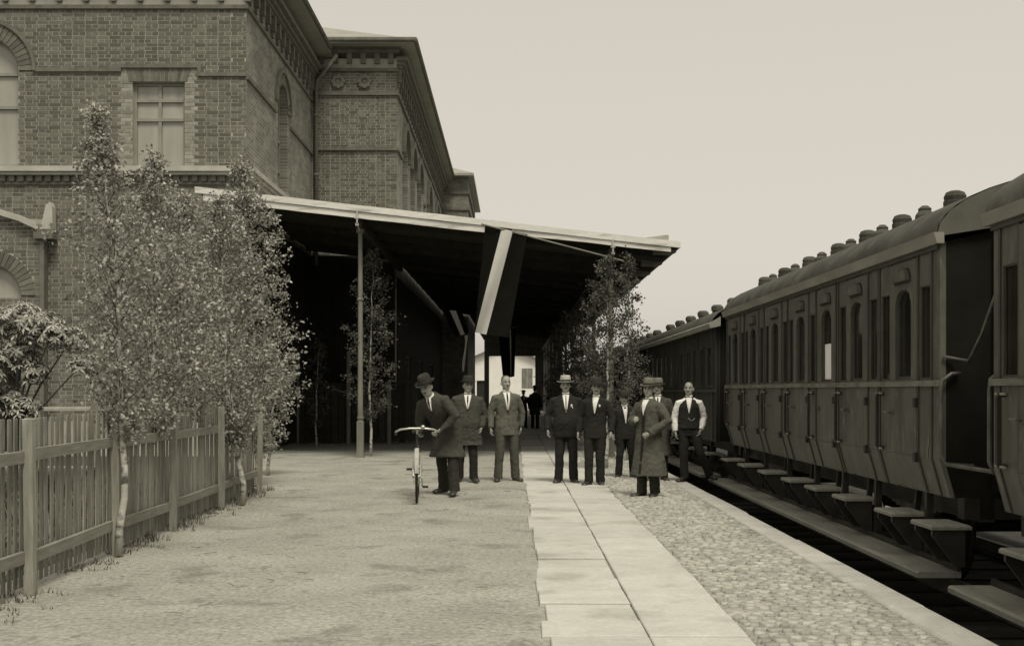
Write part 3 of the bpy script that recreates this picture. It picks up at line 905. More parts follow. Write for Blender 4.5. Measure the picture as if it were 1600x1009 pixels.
# ------------------------------------------------------------------ dark board screen under the canopy, beyond the first post
screen = thing('board_screen', 'dark upright board screen under the canopy behind the slender birch', 'screen', (-5, 32.6, 0))
_bd = MB().box(-.085, .085, -.012, .012, .06, 1.72, bev=.0).mesh('board', M_SOFFIT)
for i in range(18):
    link('board', _bd, screen, (-1.0 + i * .19, 0, random.uniform(-.03, .03)))
for x in (-1.1, .35, 1.5): obj('post', MB().box(x-.05, x+.05, -.08, -.014, 0, 2.6 if x < 1 else 1.8), M_POST, screen, world=False)
for z in (.35, 1.45): obj('rail', MB().box(-1.1, 2.4, .014, .07, z - .05, z + .05), M_SOFFIT, screen, world=False)

# ------------------------------------------------------------------ whitewashed house beyond the far end of the canopy
house = thing('whitewashed_house', 'bright whitewashed house seen beyond the far end of the canopy', 'house', (-1.0, 104, 0))
H3 = front(104)
loop = [(-7, 0), (5.2, 0), (5.2, 3.1), (-.9, 5.6), (-7, 3.1)]
hw = MB().plate(loop, [rect_loop(.75, 1.75, 1.7, 4.0 - .5), rect_loop(-3.3, -2.2, 0, 2.4)], lambda u, v, d: H3(u, v, d - .3), .3)
obj('wall', hw, M_WALLW, house)
obj('wall', MB().box(-7, -6.7, 104.3, 112, 0, 3.1).box(4.9, 5.2, 104.3, 112, 0, 3.1), M_WALLW, house)
sh = MB()
for i in range(2): slab_uv(H3, .76 + i * .5, 1.24 + i * .5, 1.7, 3.5, -.1, .02, sh)
obj('shutter', sh, M_POST, house)
dr = MB(); slab_uv(H3, -3.3, -2.2, 0, 2.4, -.25, -.15, dr)
obj('door', dr, M_DARK, house)
rf = MB().add([(-7.4, 103.6, 2.95), (-.9, 103.6, 5.72), (5.6, 103.6, 2.95), (5.6, 112.4, 2.95), (-.9, 112.4, 5.72), (-7.4, 112.4, 2.95),
               (-7.4, 103.6, 2.80), (-.9, 103.6, 5.57), (5.6, 103.6, 2.80), (5.6, 112.4, 2.80), (-.9, 112.4, 5.57), (-7.4, 112.4, 2.80)],
              [(0, 1, 4, 5), (1, 2, 3, 4), (6, 11, 10, 7), (7, 10, 9, 8), (0, 6, 7, 1), (1, 7, 8, 2), (2, 8, 9, 3), (3, 9, 10, 4), (4, 10, 11, 5), (5, 11, 6, 0)])
obj('roof', rf, M_TRIM, house)
# ------------------------------------------------------------------ railway carriages
LEN = 9.45
CARX = 4.95
CTR = [(.85, 1), (2.25, 1), (3.38, 0), (4.53, 1), (5.90, 1), (7.30, 1), (8.65, 1)]   # compartments; 0 has no side lights
def side_pts(z):
    """half width of the body at height z"""
    if z >= .93: return 1.45
    return 1.45 - (.93 - z) / .31 * .085

def make_carriage(y0):
    """Compartment carriage; near end at y0. Coordinates: x across, y along from the near end, z above the platform."""
    root = thing('railway_carriage', 'x', 'railway carriage', (CARX, y0, -.31), group='carriages of the train at the platform')
    B = -.31                                                 # local z = world z - B
    def P(name, mb, m, par=root, **k): 
        mb.move(0, 0, .31); return obj(name, mb, m, par, world=False, **k)
    for s in (-1, 1):
        sm = lambda u, v, d, s=s: (s * (1.45 - .05 + d), u, v)
        holes = []
        for c, q in CTR:
            holes.append([(c-.205, 1.6), (c+.205, 1.6), (c+.205, 2.28), (c+.155, 2.36), (c+.07, 2.395), (c-.07, 2.395), (c-.155, 2.36), (c-.205, 2.28)])
            if q:
                for e in (-.52, .52): holes.append(rect_loop(c+e-.125, c+e+.125, 1.6, 2.39))
        b = MB().plate(rect_loop(0, LEN, .93, 2.72), holes, sm, .05)
        b.add([(s*1.45, 0, .93), (s*1.45, LEN, .93), (s*1.365, LEN, .62), (s*1.365, 0, .62), (s*1.41, 0, .93), (s*1.41, LEN, .93), (s*1.325, LEN, .62), (s*1.325, 0, .62)],
              [(0, 1, 2, 3), (7, 6, 5, 4), (3, 2, 6, 7), (0, 3, 7, 4), (1, 5, 6, 2)])
        P('body_side', b, M_COACH)
        belt = MB()
        slab_uv(sm, -.005, LEN+.005, 1.535, 1.585, .045, .085, belt)
        P('belt_rail', belt, M_BELT)
        bd = MB()                                            # beading: upright strips at body and door edges
        for c, q in CTR:
            for e in ((-.36, .36, -.68, .68) if q else (-.36, .36)):
                if not 0.02 < c + e < LEN - .02: continue
                slab_uv(sm, c+e-.016, c+e+.016, 1.587, 2.66, .045, .063, bd)
                slab_uv(sm, c+e-.014, c+e+.014, .93, 1.533, .045, .062, bd)
                y_ = c + e
                bd.add([(s*1.452, y_-.014, .93), (s*1.452, y_+.014, .93), (s*1.367, y_+.014, .625), (s*1.367, y_-.014, .625), (s*1.464, y_-.014, .93), (s*1.464, y_+.014, .93), (s*1.379, y_+.014, .625), (s*1.379, y_-.014, .625)],
                       [(4, 5, 6, 7), (0, 4, 7, 3), (1, 2, 6, 5), (3, 7, 6, 2)])
        slab_uv(sm, 0, LEN, 2.66, 2.70, .045, .075, bd)
        P('beading', bd, M_BEAD)
        for k, (c, q) in enumerate(CTR):
            hole = [(c-.205, 1.6), (c+.205, 1.6), (c+.205, 2.28), (c+.155, 2.36), (c+.07, 2.395), (c-.07, 2.395), (c-.155, 2.36), (c-.205, 2.28)]
            d = MB().plate(rect_loop(c-.345, c+.345, 1.587, 2.64), [hole], lambda u, v, d, s=s: (s*(1.452+d), u, v), .014)
            slab_uv(sm, c-.345, c+.345, .935, 1.532, .052, .066, d)
            d.add([(s*1.453, c-.345, .932), (s*1.453, c+.345, .932), (s*1.372, c+.345, .635), (s*1.372, c-.345, .635), (s*1.466, c-.345, .932), (s*1.466, c+.345, .932), (s*1.385, c+.345, .635), (s*1.385, c-.345, .635)],
                  [(4, 5, 6, 7), (0, 4, 7, 3), (1, 2, 6, 5), (3, 7, 6, 2)])
            door = P('door', d, M_COACH)
            fr = MB().plate([(u + (c-u)*0.0, v) for u, v in hole], [[(c+(u-c)*.87, 1.6 + .025 + (v-1.6)*.955) for u, v in hole]], lambda u, v, d, s=s: (s*(1.425+d), u, v), .02)
            P('window_frame', fr, M_BEAD, door)
            P('pane', MB().plate(hole, [], lambda u, v, d, s=s: (s*(1.418+d), u, v), .004), M_DGLASS, door)
            hc = c + .58 if c + .58 < LEN - .05 else c + .52
            hg = MB().tube([(s*1.455, hc, 1.47), (s*1.51, hc, 1.47), (s*1.515, hc, 1.45), (s*1.515, hc, .985), (s*1.51, hc, .965), (s*1.455, hc, .965)], .017, 6)
            g_ = P('grab_handle', hg, M_IRON)
            ge = EACH('handle_bracket', M_GUT, g_, False, .31)
            for z in (1.475, .96): ge.tube([(s*1.50, hc-.09, z), (s*1.50, hc+.07, z)], .011, 6)
            for z in (.93, 1.40): P('hinge', MB().box(min(s*1.462, s*1.49), max(s*1.462, s*1.49), c-.375, c-.315, z-.045, z+.035), M_IRON, door)
            hh = MB().lathe([(.001, 0), (.028, 0), (.028, .012), (.012, .015), (.012, .05), (.001, .052)], (0, 0, 0), 'x', 8)
            hh.v = [(s*(1.464 + x), y + c + .27, z + 1.30) for x, y, z in hh.v]
            hh.tube([(s*1.512, c+.27, 1.30), (s*1.512, c+.39, 1.30)], .012, 6)
            P('door_handle', hh, M_IRONG, door)
            vh = MB().plate([(c-.19, 2.47), (c+.19, 2.47), (c+.19, 2.51), (c+.14, 2.565), (c-.14, 2.565), (c-.19, 2.51)], [], lambda u, v, d, s=s: (s*(1.464+d), u, v), .05)
            P('ventilator_hood', vh, M_COACH, door)
            dk = MB().plate([(c-.205, 2.452), (c+.205, 2.452), (c+.205, 2.516), (c+.15, 2.58), (c-.15, 2.58), (c-.205, 2.516)], [], lambda u, v, d, s=s: (s*(1.464+d), u, v), .012)
            P('hood_edge', dk, M_IRON, door)
            if q:
                for e in (-.52, .52):
                    f = P('side_light', MB().plate(rect_loop(c+e-.125, c+e+.125, 1.6, 2.39), [rect_loop(c+e-.112, c+e+.112, 1.612, 2.378)], lambda u, v, d, s=s: (s*(1.428+d), u, v), .016), M_BEAD)
                    P('pane', MB().plate(rect_loop(c+e-.125, c+e+.125, 1.6, 2.39), [], lambda u, v, d, s=s: (s*(1.42+d), u, v), .004), M_DGLASS, f)
        # roof gutter, footboard, upper steps
        P('gutter', MB().prism([(s*1.44, 2.70), (s*1.50, 2.70), (s*1.525, 2.79), (s*1.44, 2.79)], 'y', -.07, LEN + .07), M_GUT)
        xo, xi = (s*1.71, s*1.36)
        fb = MB().prism([(xo, .0), (xo, .035), (xo - s*.015, .05), (xi, .05), (xi, .0)], 'y', -.22, LEN + .2)
        fb = P('footboard', fb, M_STEP)
        lip = MB().box(min(xi, xi + s*.03), max(xi, xi + s*.03), -.22, LEN + .2, .052, .10)
        P('lip', lip, M_IRON, fb)
        hgr = EACH('hanger', M_IRON, fb, False, .31)
        for c, q in CTR:
            hgr.box(min(s*1.30, s*1.36), max(s*1.30, s*1.36), c-.30, c-.24, .0, .62)
            hgr.beam((s*1.32, c+.2, .0), (s*1.25, c+.2, .62), .05, .05)
        for c in [c for c, q in CTR] + [-.12]:
            st = P('step', MB().box(min(s*1.33, s*1.65), max(s*1.33, s*1.65), c-.24, c+.24, .40, .435, bev=.012), M_STEP)
            for e in (-.19, .19):
                bk = MB()
                bk.prism([(s*1.63, .40), (s*1.63, .35), (s*1.44, .10), (s*1.37, .10), (s*1.37, .40)], 'y', c+e-.016, c+e+.016)
                P('step_bracket', bk, M_IRON, st)
    # ends
    for e in (0, 1):
        y = 0 if e == 0 else LEN
        a, b = (y, y + .05) if e == 0 else (y - .05, y)
        prof = [(-1.325, .62), (1.325, .62), (1.40, .93), (1.40, 2.72), (.9, 2.84), (0, 2.90), (-.9, 2.84), (-1.40, 2.72), (-1.40, .93)]
        P('end_wall', MB().prism(prof, 'y', a, b), M_COACHD)
        n = 16
        arcp = [(1.496 * math.cos(PI*i/n), 2.757 + .556 * math.sin(PI*i/n)) for i in range(n + 1)]
        tym = arcp + [(-.9, 2.85), (0, 2.91), (.9, 2.85)]
        P('roof_end', MB().plate(tym, [], lambda u, v, d, y=y, e=e: (u, y - .06 + d if e == 0 else y + .06 - d, v), .06, back=True), M_TYMP)
        sg = -1 if e == 0 else 1
        ribs = MB()
        for x in (-1.0, -.5, 0, .5, 1.0): ribs.box(x-.02, x+.02, min(y, y+sg*.03), max(y, y+sg*.03), .64, 2.75)
        P('end_rib', ribs, M_COACHD)
        for s in (-1, 1):
            bf = MB().lathe([(.10, 0), (.075, .06), (.06, .40)], (0, 0, 0), 'y', 14).lathe([(.001, .40), (.19, .40), (.21, .43), (.19, .465), (.001, .475)], (0, 0, 0), 'y', 18)
            bf.v = [(x + s*.88, y + sg*(yy), z + .72) for x, yy, z in bf.v]
            P('buffer', bf, M_IRONG, smooth=False)
            hr = MB().tube([(s*1.30, y+sg*.02, 1.64), (s*1.38, y+sg*.06, 1.635), (s*1.45, y+sg*.05, 1.58), (s*1.46, y+sg*.05, 1.5), (s*1.46, y+sg*.05, .98), (s*1.43, y+sg*.06, .90), (s*1.2, y+sg*.07, .885)], .018, 8)
            P('corner_handrail', hr, M_IRONG, smooth=True)
        cp = MB().beam((0, y, .7), (0, y + sg*.35, .7), .08, .12)
        for k in range(3): cp.tube([(.05*math.cos(t)*1, y + sg*(.36 + .03*k), .62 - .12*k + .08*math.sin(t)) for t in [2*PI*i/10 for i in range(11)]], .018, 6)
        P('coupling', cp, M_IRON)
    # roof
    n = 20
    m = MB(); vs = []
    for y in (-.05, LEN + .05):
        for i in range(n + 1):
            t = PI * i / n; vs.append((1.50 * math.cos(t), y, 2.76 + .56 * math.sin(t)))
    m.add(vs, [(i, i+1, n+2+i, n+1+i) for i in range(n)])
    P('roof', m, M_ROOFC, smooth=True)
    for c, q in CTR:
        for sx in (-1.0, 1.0):
            zb = 2.76 + .56 * math.sqrt(1 - (sx/1.5)**2) - .075
            v = MB().lathe([(.12, zb-.10), (.115, zb+.03), (.10, zb+.04), (.102, zb+.085), (.092, zb+.09), (.098, zb+.13), (.08, zb+.165), (.045, zb+.18), (.005, zb+.183)], (sx, c, 0), seg=12)
            P('roof_ventilator', v, M_ROOFC)
    for (c0, _a), (c1, _b) in zip(CTR[:-1], CTR[1:]):       # low lamp covers between the ventilators
        for sx in (-1.02, 1.02):
            zb = 2.76 + .56 * math.sqrt(1 - (sx/1.5)**2) - .03
            c = (c0 + c1) / 2
            P('lamp_cover', MB().lathe([(.10, zb-.04), (.09, zb+.03), (.06, zb+.07), (.065, zb+.09), (.03, zb+.12), (.005, zb+.122)], (sx, c, 0), seg=10), M_ROOFC)
    # underframe
    uf = MB()
    for s in (-1, 1): uf.box(min(s*1.0, s*1.12), max(s*1.0, s*1.12), 0, LEN, .42, .62)
    for y in (0, LEN - .14): uf.box(-1.25, 1.25, y, y + .14, .44, .62)
    uf.box(-1.0, 1.0, 1, LEN - 1, .45, .56)
    P('underframe', uf, M_IRON)
    for y in (1.75, LEN - 1.75):
        ax = P('axle', MB().lathe([(.06, -1.05), (.06, 1.05)], (0, y, .19), 'x', 10), M_IRON)
        for s in (-1, 1):
            w = MB().lathe([(.05, .055), (.13, .06), (.13, -.03), (.38, -.02), (.42, .0), (.50, .04), (.50, -.055), (.53, -.07), (.53, -.095), (.05, -.08)], (0, 0, 0), 'x', 28)
            w.v = [(s*(.755 + x), y + yy, z + .19) for x, yy, z in w.v]
            P('wheel', w, M_IRON, ax)
            sp = MB().box(s*1.02-.09, s*1.02+.09, y-.13, y+.13, .08, .33)
            for k in range(5): sp.box(s*1.02-.045, s*1.02+.045, y-.75+.13*k, y+.75-.13*k, .395-.022*k, .415-.022*k)
            P('spring', sp, M_IRONG, ax)
    return root

Y_A = 9.45
car_a = make_carriage(Y_A)
tag(car_a, 'long dark compartment carriage whose windows and steps fill the right of the view')
car_b = copy_tree(car_a); car_b.location.y = Y_A - 10.51
tag(car_b, 'nearest dark carriage cut off at the right edge, its buffer and step showing')

# things that only the first carriage shows
def extra(name, mb, m, **k):
    mb.move(0, -Y_A, 0); return obj(name, mb.move(0, 0, 0).move(-0.0, 0, .31), m, car_a, world=False, **k)
sideA = lambda u, v, d: (-(1.45 + d), u + Y_A, v)
b = MB().plate(rect_loop(3.38-.13, 3.38+.19, 1.62, 2.02), [], lambda u, v, d: sideA(u, v, d - .026), .004)
extra('window_blind', b, M_WHITE)
b = MB()
vs = []
for i in range(9):
    z = 1.63 + i * .07
    w = .03 + .02 * math.sin(i * 1.3)
    vs += [sideA(.33-.125, z, -.02), sideA(.33-.125 + w, z, -.02 + .004 * math.sin(i))]
b.add(vs, [(2*i, 2*i+1, 2*i+3, 2*i+2) for i in range(8)])
extra('window_curtain', b, M_FELTL, fix=False)
b = MB(); slab_uv(sideA, 1.05, 1.20, 1.22, 1.31, .003, .006, b)
extra('paper_notice', b, M_FELTM)
b = MB()
for (u, z, w, h) in ((.23, 1.02, .03, .10), (.26, .93, .03, .12), (3.02, 1.30, .03, .12), (3.05, 1.22, .05, .02)):
    slab_uv(sideA, u, u + w, z, z + h, .0035, .005, b)
extra('chalk_mark', b, M_FELTM)
for y in (12.35, 11.05):  # white plates standing in for daylight seen through the running gear
    b = MB().box(-1.36, -1.34, y-.07, y+.07, .28, .39)
    extra('gap_light_patch', b, M_WHITE)
# cord that droops from the near carriage to this one
cord = MB().tube([(-1.42, -1.02, 2.20), (-1.36, -.62, 1.93), (-1.30, -.3, 1.80), (-1.26, -.12, 1.74), (-1.34, -.04, 1.76), (-1.43, -.02, 1.78)], .014, 6)
cord.move(0, 0, .31)
obj('communication_cord', cord, M_IRONG, car_a, world=False, smooth=True)
bar = MB().tube([(-1.42, -.06, .90), (-1.40, -1.0, .90)], .018, 6).move(0, 0, .31)
obj('gangway_bar', bar, M_IRONG, car_a, world=False)

def make_van(y0):
    """Matchboarded carriage further along the platform."""
    L = 10.3
    root = thing('railway_carriage', 'x', 'railway carriage', (CARX, y0, -.31), group='carriages of the train at the platform')
    def P(name, mb, m, par=root, **k):
        mb.move(0, 0, .31); return obj(name, mb, m, par, world=False, **k)
    for s in (-1, 1):
        m = MB(); y = 0
        while y < L - .02:
            w = .118
            m.box(min(s*1.38, s*1.445), max(s*1.38, s*1.445), y, min(L, y + w), .62, 2.62)
            y += .125
        m.box(min(s*1.37, s*1.425), max(s*1.37, s*1.425), 0, L, .60, 2.64)
        P('body_side', m, M_COACH2, kind='stuff')
        for k in range(6):
            c = .95 + k * 1.68
            for e in (-.42, .42):
                f = P('window', MB().plate(rect_loop(c+e-.2, c+e+.2, 1.55, 2.3), [rect_loop(c+e-.16, c+e+.16, 1.59, 2.26)], lambda u, v, d, s=s: (s*(1.446+d), u, v), .02), M_COACH2)
                P('pane', MB().plate(rect_loop(c+e-.17, c+e+.17, 1.58, 2.27), [], lambda u, v, d, s=s: (s*(1.447+d), u, v), .005), M_DGLASS, f)
            P('upright_strip', MB().box(min(s*1.445, s*1.475), max(s*1.445, s*1.475), c-.76, c-.71, .64, 2.62), M_BEAD)
        P('belt_rail', MB().box(min(s*1.445, s*1.48), max(s*1.445, s*1.48), 0, L, 1.47, 1.52), M_BEAD)
        P('gutter', MB().prism([(s*1.42, 2.60), (s*1.60, 2.56), (s*1.62, 2.64), (s*1.42, 2.76)], 'y', -.35, L + .35), M_GUT)
        fb = P('footboard', MB().box(min(s*1.36, s*1.71), max(s*1.36, s*1.71), 0, L, .0, .05), M_STEP)
        hg = EACH('hanger', M_IRON, fb, False, .31)
        for y in (1, 3, 5, 7, 9): hg.box(min(s*1.30, s*1.36), max(s*1.30, s*1.36), y, y+.06, .0, .62)
        for y in (.6, 2.5, 5, 7.5, 9.6):
            st = P('step', MB().box(min(s*1.33, s*1.62), max(s*1.33, s*1.62), y-.24, y+.24, .36, .395), M_STEP)
            for e in (-.19, .19): P('step_bracket', MB().beam((s*1.58, y+e, .36), (s*1.36, y+e, .1), .03, .045), M_IRON, st)
    for e in (0, 1):
        y = 0 if e == 0 else L
        prof = [(-1.37, .62), (1.37, .62), (1.37, 2.62), (.9, 2.95), (0, 3.1), (-.9, 2.95), (-1.37, 2.62)]
        P('end_wall', MB().prism(prof, 'y', y if e == 0 else y - .05, y + .05 if e == 0 else y), M_COACHD)
        sg = -1 if e == 0 else 1
        for s in (-1, 1):
            bf = MB().lathe([(.10, 0), (.06, .3)], (0, 0, 0), 'y', 10).lathe([(.001, .30), (.19, .30), (.2, .33), (.001, .37)], (0, 0, 0), 'y', 14)
            bf.v = [(x + s*.88, y + sg*yy, z + .72) for x, yy, z in bf.v]
            P('buffer', bf, M_IRONG)
    n = 16; m = MB(); vs = []
    for y in (-.35, L + .35):
        for i in range(n + 1):
            t = PI * i / n; vs.append((1.58 * math.cos(t), y, 2.62 + .52 * math.sin(t)))
    m.add(vs, [(i, i+1, n+2+i, n+1+i) for i in range(n)])
    P('roof', m, M_ROOFC, smooth=True)
    for k in range(6):
        for sx in (-.95, .95):
            zb = 2.62 + .52 * math.sqrt(1 - (sx/1.58)**2) - .04
            c = .95 + 1.68 * k
            v = MB().lathe([(.10, zb-.08), (.10, zb+.06), (.12, zb+.07), (.12, zb+.14), (.08, zb+.18), (.01, zb+.185)], (sx, c, 0), seg=10)
            P('roof_ventilator', v, M_ROOFC)
    P('underframe', MB().box(-1.1, 1.1, .1, L - .1, .42, .61), M_IRON)
    for y in (1.9, L - 1.9):
        ax = P('axle', MB().lathe([(.06, -1.05), (.06, 1.05)], (0, y, .19), 'x', 8), M_IRON)
        for s in (-1, 1):
            w = MB().lathe([(.05, .055), (.40, -.02), (.50, .04), (.50, -.055), (.53, -.07), (.53, -.095), (.05, -.08)], (0, 0, 0), 'x', 20)
            w.v = [(s*(.755 + x), y + yy, z + .19) for x, yy, z in w.v]
            P('wheel', w, M_IRON, ax)
    return root
van = make_van(19.95)
tag(van, 'black matchboarded carriage behind the man in white shirt sleeves')
lab = ['dark matchboarded carriage partly hidden behind the birch at the right canopy post',
       'third matchboarded carriage of the train, deep behind the hatted men',
       'next to last carriage of the train, deep in the shade',
       'farthest carriage of the train, deepest in the shade']
for i in range(4):
    c = copy_tree(van); c.location.y = 19.95 + 11.1 * (i + 1)
    c['label'] = lab[i]
# ------------------------------------------------------------------ picket fence
FA, FB = Vector((-3.53, 6.2, 0)), Vector((-3.80, 17.1, 0))
fdir = (FB - FA).normalized(); frot = math.atan2(-fdir.x, fdir.y)      # local +y runs along the fence
fence = thing('picket_fence', 'weathered wooden picket fence with two rails along the left of the sand', 'fence', tuple(FA))
def FP_(s, d, z): return (FA.x + fdir.x*s + fdir.y*d, FA.y + fdir.y*s - fdir.x*d, z)      # d > 0 towards the platform
def fence_build():
    rnd = random.Random(4)
    Lf = (FB - FA).length
    pk = []
    for k in range(5):
        h = 1.30 + rnd.uniform(-.003, .003); w = .030 + rnd.uniform(-.002, .003)
        pk.append(MB().box(-.005, .006, -w, w, .05, h, bev=.008).mesh('picket', M_FENCE))
    s = .03
    while s < Lf:
        o = link('picket', rnd.choice(pk), fence)
        o.location = Vector(FP_(s, -.045, rnd.uniform(-.004, .004))) - FA
        o.rotation_euler = (R(rnd.uniform(-1.0, 1.0)), R(rnd.uniform(-.5, .5)), frot)
        s += .102 + rnd.uniform(-.008, .008)
    ys = [6.4, 8.44, 10.42, 12.3, 14.55, 17.0]
    pst = MB().box(-.034, .034, -.036, .036, -.02, 1.295, bev=.006).mesh('post', M_FENCE)
    for y in ys:
        o = link('post', pst, fence); o.location = Vector(FP_(y - FA.y, .052, 0)) - FA
        o.rotation_euler = (R(rnd.uniform(-.8, .8)), R(rnd.uniform(-.8, .8)), frot)
    for a, b in zip(ys[:-1], ys[1:]):
        for z in (1.02, .27):
            m = MB().beam(Vector(FP_(a - FA.y, 0, z + rnd.uniform(-.012, .012))) - FA, Vector(FP_(b - FA.y - .004, 0, z + rnd.uniform(-.012, .012))) - FA, .045, .088)
            obj('rail', m, M_RAIL, fence, world=False)
fence_build()

# grass and weeds at the foot of the fence
def tufts():
    m = MB(); rnd = random.Random(9)
    for _ in range(420):
        s = rnd.uniform(.5, 11.5); d = abs(rnd.gauss(0, .16)) - .12
        p = Vector(FP_(s, d, 0))
        dens = noise.noise(Vector((s * .9, 2, 0)))
        if dens < -.1 and s < 6: continue
        for _k in range(5):
            a = rnd.uniform(0, 2*PI); l = rnd.uniform(.03, .10) * (.6 if s < 5 else 1); q = p + Vector((rnd.gauss(0, .03), rnd.gauss(0, .03), 0))
            t = q + Vector((math.cos(a)*l*.6, math.sin(a)*l*.6, l)); w = Vector((-math.sin(a), math.cos(a), 0)) * .006
            m.add([q - w, q + w, t], [(0, 1, 2)])
    tag(obj('grass', m, M_GRASS, fix=False), 'dry grass and weeds along the foot of the picket fence', 'grass', kind='stuff')
    m = MB()
    for _ in range(2600):
        x, y = rnd.uniform(-9.5, -4.1), rnd.uniform(8, 16.8)
        for _k in range(4):
            a = rnd.uniform(0, 2*PI); l = rnd.uniform(.12, .45); q = Vector((x + rnd.gauss(0, .05), y + rnd.gauss(0, .05), 0))
            t = q + Vector((math.cos(a)*l*.6, math.sin(a)*l*.6, l)); w = Vector((-math.sin(a), math.cos(a), 0)) * .012
            m.add([q - w, q + w, t], [(0, 1, 2)])
    tag(obj('grass', m, M_GRASS, fix=False), 'rough grass of the garden behind the picket fence', 'grass', kind='stuff')
tufts()

# ------------------------------------------------------------------ cut birches
def birch(label, base, pts, crown, leaves, seed, leaf=.05, lm=None, r0=.05, group=None, limbs=34, name='birch_tree'):
    """pts: trunk line above the base (offsets); crown: list of (height, radius) around the trunk line."""
    rnd = random.Random(seed)
    t = thing(name, label, 'tree', base, group=group)
    P = [Vector((0, 0, 0))] + [Vector(p) for p in pts]
    n = 14; line = []
    H = P[-1].z
    def at(z):
        for a, b in zip(P[:-1], P[1:]):
            if a.z <= z <= b.z: return a.lerp(b, (z - a.z) / (b.z - a.z))
        return P[-1].copy()
    for i in range(n + 1):
        z = .93 * H * i / n; p = at(z)
        line.append(p + Vector((rnd.gauss(0, .012), rnd.gauss(0, .012), 0)) * (1 if 0 < i else 0))
    tr = MB().tube(line, [r0 * (1 - .86 * (i / n)) * (1.15 if i == 0 else 1) for i in range(n + 1)], 9)
    obj('trunk', tr, M_BIRCH, t, world=False, smooth=True)
    def rad(z):
        for (a, ra), (b, rb) in zip(crown[:-1], crown[1:]):
            if a <= z <= b: return ra + (rb - ra) * (z - a) / (b - a)
        return 0
    br = MB(); tips = []
    z0, z1 = crown[0][0], crown[-1][0]
    for i in range(limbs):
        z = z0 + (z1 - z0) * ((i + rnd.random()) / limbs)
        R_ = rad(z)
        if R_ < .03: continue
        a = i * 2.4 + rnd.uniform(-.6, .6)
        p = at(max(.3, z - R_ * .7))
        l = R_ * rnd.uniform(.65, 1.08)
        q1 = p + Vector((math.cos(a) * l * .55, math.sin(a) * l * .55, R_ * .55))
        q2 = at(z) + Vector((math.cos(a) * l, math.sin(a) * l, rnd.uniform(-.12, .14)))
        br.tube([p, q1, q2], [r0 * .15, r0 * .09, .003], 4)
        tips.append((p.lerp(q1, .15), q1, q2))
        for _ in range(3):
            u = q1.lerp(q2, rnd.random()); d = Vector((rnd.gauss(0, 1), rnd.gauss(0, 1), rnd.gauss(.2, .8))) * R_ * .30
            br.tube([u, u + d], [.003, .0015], 3); tips.append((u, u + d * .5, u + d))
    for _ in range(limbs // 2):
        z = rnd.uniform(z0 + .1, z1); a = rnd.uniform(0, 2*PI); p = at(z); l = min(.16, rad(z) * .5)
        q = p + Vector((math.cos(a)*l, math.sin(a)*l, rnd.uniform(-.05, .1))); tips.append((p, p.lerp(q, .5), q))
    obj('limbs', br, M_TWIG, t, world=False)['kind'] = 'stuff'
    cr = MB(); wt = [rnd.random() ** 1.5 + .06 for _ in tips]
    for _ in range(leaves):
        a, b, c = rnd.choices(tips, wt)[0]; f = rnd.random() ** .7
        p = a.lerp(b, f * 2) if f < .5 else b.lerp(c, f * 2 - 1)
        p = p + Vector((rnd.gauss(0, 1), rnd.gauss(0, 1), rnd.gauss(-.25, 1))) * (.042 + .02 * rnd.random()) * (leaf / .05) ** .5
        if p.z < .25: continue
        s = leaf * rnd.uniform(.55, 1.35)
        d = Vector((rnd.gauss(0, .8), rnd.gauss(0, .8), rnd.gauss(-.55, .6))).normalized()
        sd = d.cross(Vector((rnd.gauss(0, 1), rnd.gauss(0, 1), rnd.gauss(0, 1)))).normalized(); nn = d.cross(sd) * s * .12
        cr.add([p, p + d*s*.42 + sd*s*.36 + nn, p + d*s, p + d*s*.42 - sd*s*.36 + nn], [(0, 1, 2), (0, 2, 3)])
    o = obj('crown', cr, lm or M_LEAF, t, world=False, fix=False)
    o['kind'] = 'stuff'
    return t
G_F = 'cut birches set along the picket fence'
birch('tallest cut birch, its white trunk in front of the second fence post', (-3.555, 10.38, 0),
      [(.05, .02, .75), (.0, .05, 1.4), (-.06, .1, 2.6), (-.24, .1, 4.02)],
      [(1.12, .12), (1.4, .34), (1.9, .41), (2.5, .43), (2.9, .38), (3.25, .28), (3.5, .18), (3.8, .10), (4.05, .05)], 6900, 21, .039, r0=.037, limbs=80, group=G_F)
birch('leafy cut birch just behind the pickets, right of the tallest one', (-3.78, 11.9, 0),
      [(.05, 0, 1.4), (.05, .1, 4.0)],
      [(1.1, .2), (1.4, .52), (2.0, .64), (2.7, .58), (3.2, .44), (3.6, .22), (3.9, .05)], 7400, 33, .041, r0=.033, limbs=84, group=G_F)
birch('cut birch of middle height in the densest part of the fence foliage', (-4.02, 13.7, 0),
      [(.05, 0, 1.4), (.05, .1, 4.0)],
      [(1.1, .2), (1.4, .58), (2.0, .74), (2.7, .68), (3.2, .5), (3.6, .24), (3.85, .08)], 7800, 23, .044, r0=.035, limbs=90, group=G_F)
birch('cut birch with its thin leaning trunk near the far end of the fence', (-3.53, 15.0, 0),
      [(-.07, 0, .8), (-.2, .05, 1.6), (-.35, .1, 4.1)],
      [(.80, .1), (1.1, .32), (1.5, .66), (2.4, .76), (3.0, .66), (3.5, .40), (4.0, .1)], 8400, 22, .046, r0=.040, limbs=90, group=G_F)
birch('cut birch reaching up to the left end of the canopy fascia', (-4.02, 18.0, 0),
      [(.0, 0, 1.5), (-.05, 0, 3.0), (-.22, 0, 5.1)],
      [(.5, .1), (.9, .42), (1.6, .58), (2.6, .62), (3.4, .62), (4.1, .56), (4.5, .40), (5.0, .08)], 11000, 24, .050, r0=.042, limbs=104, group=G_F)
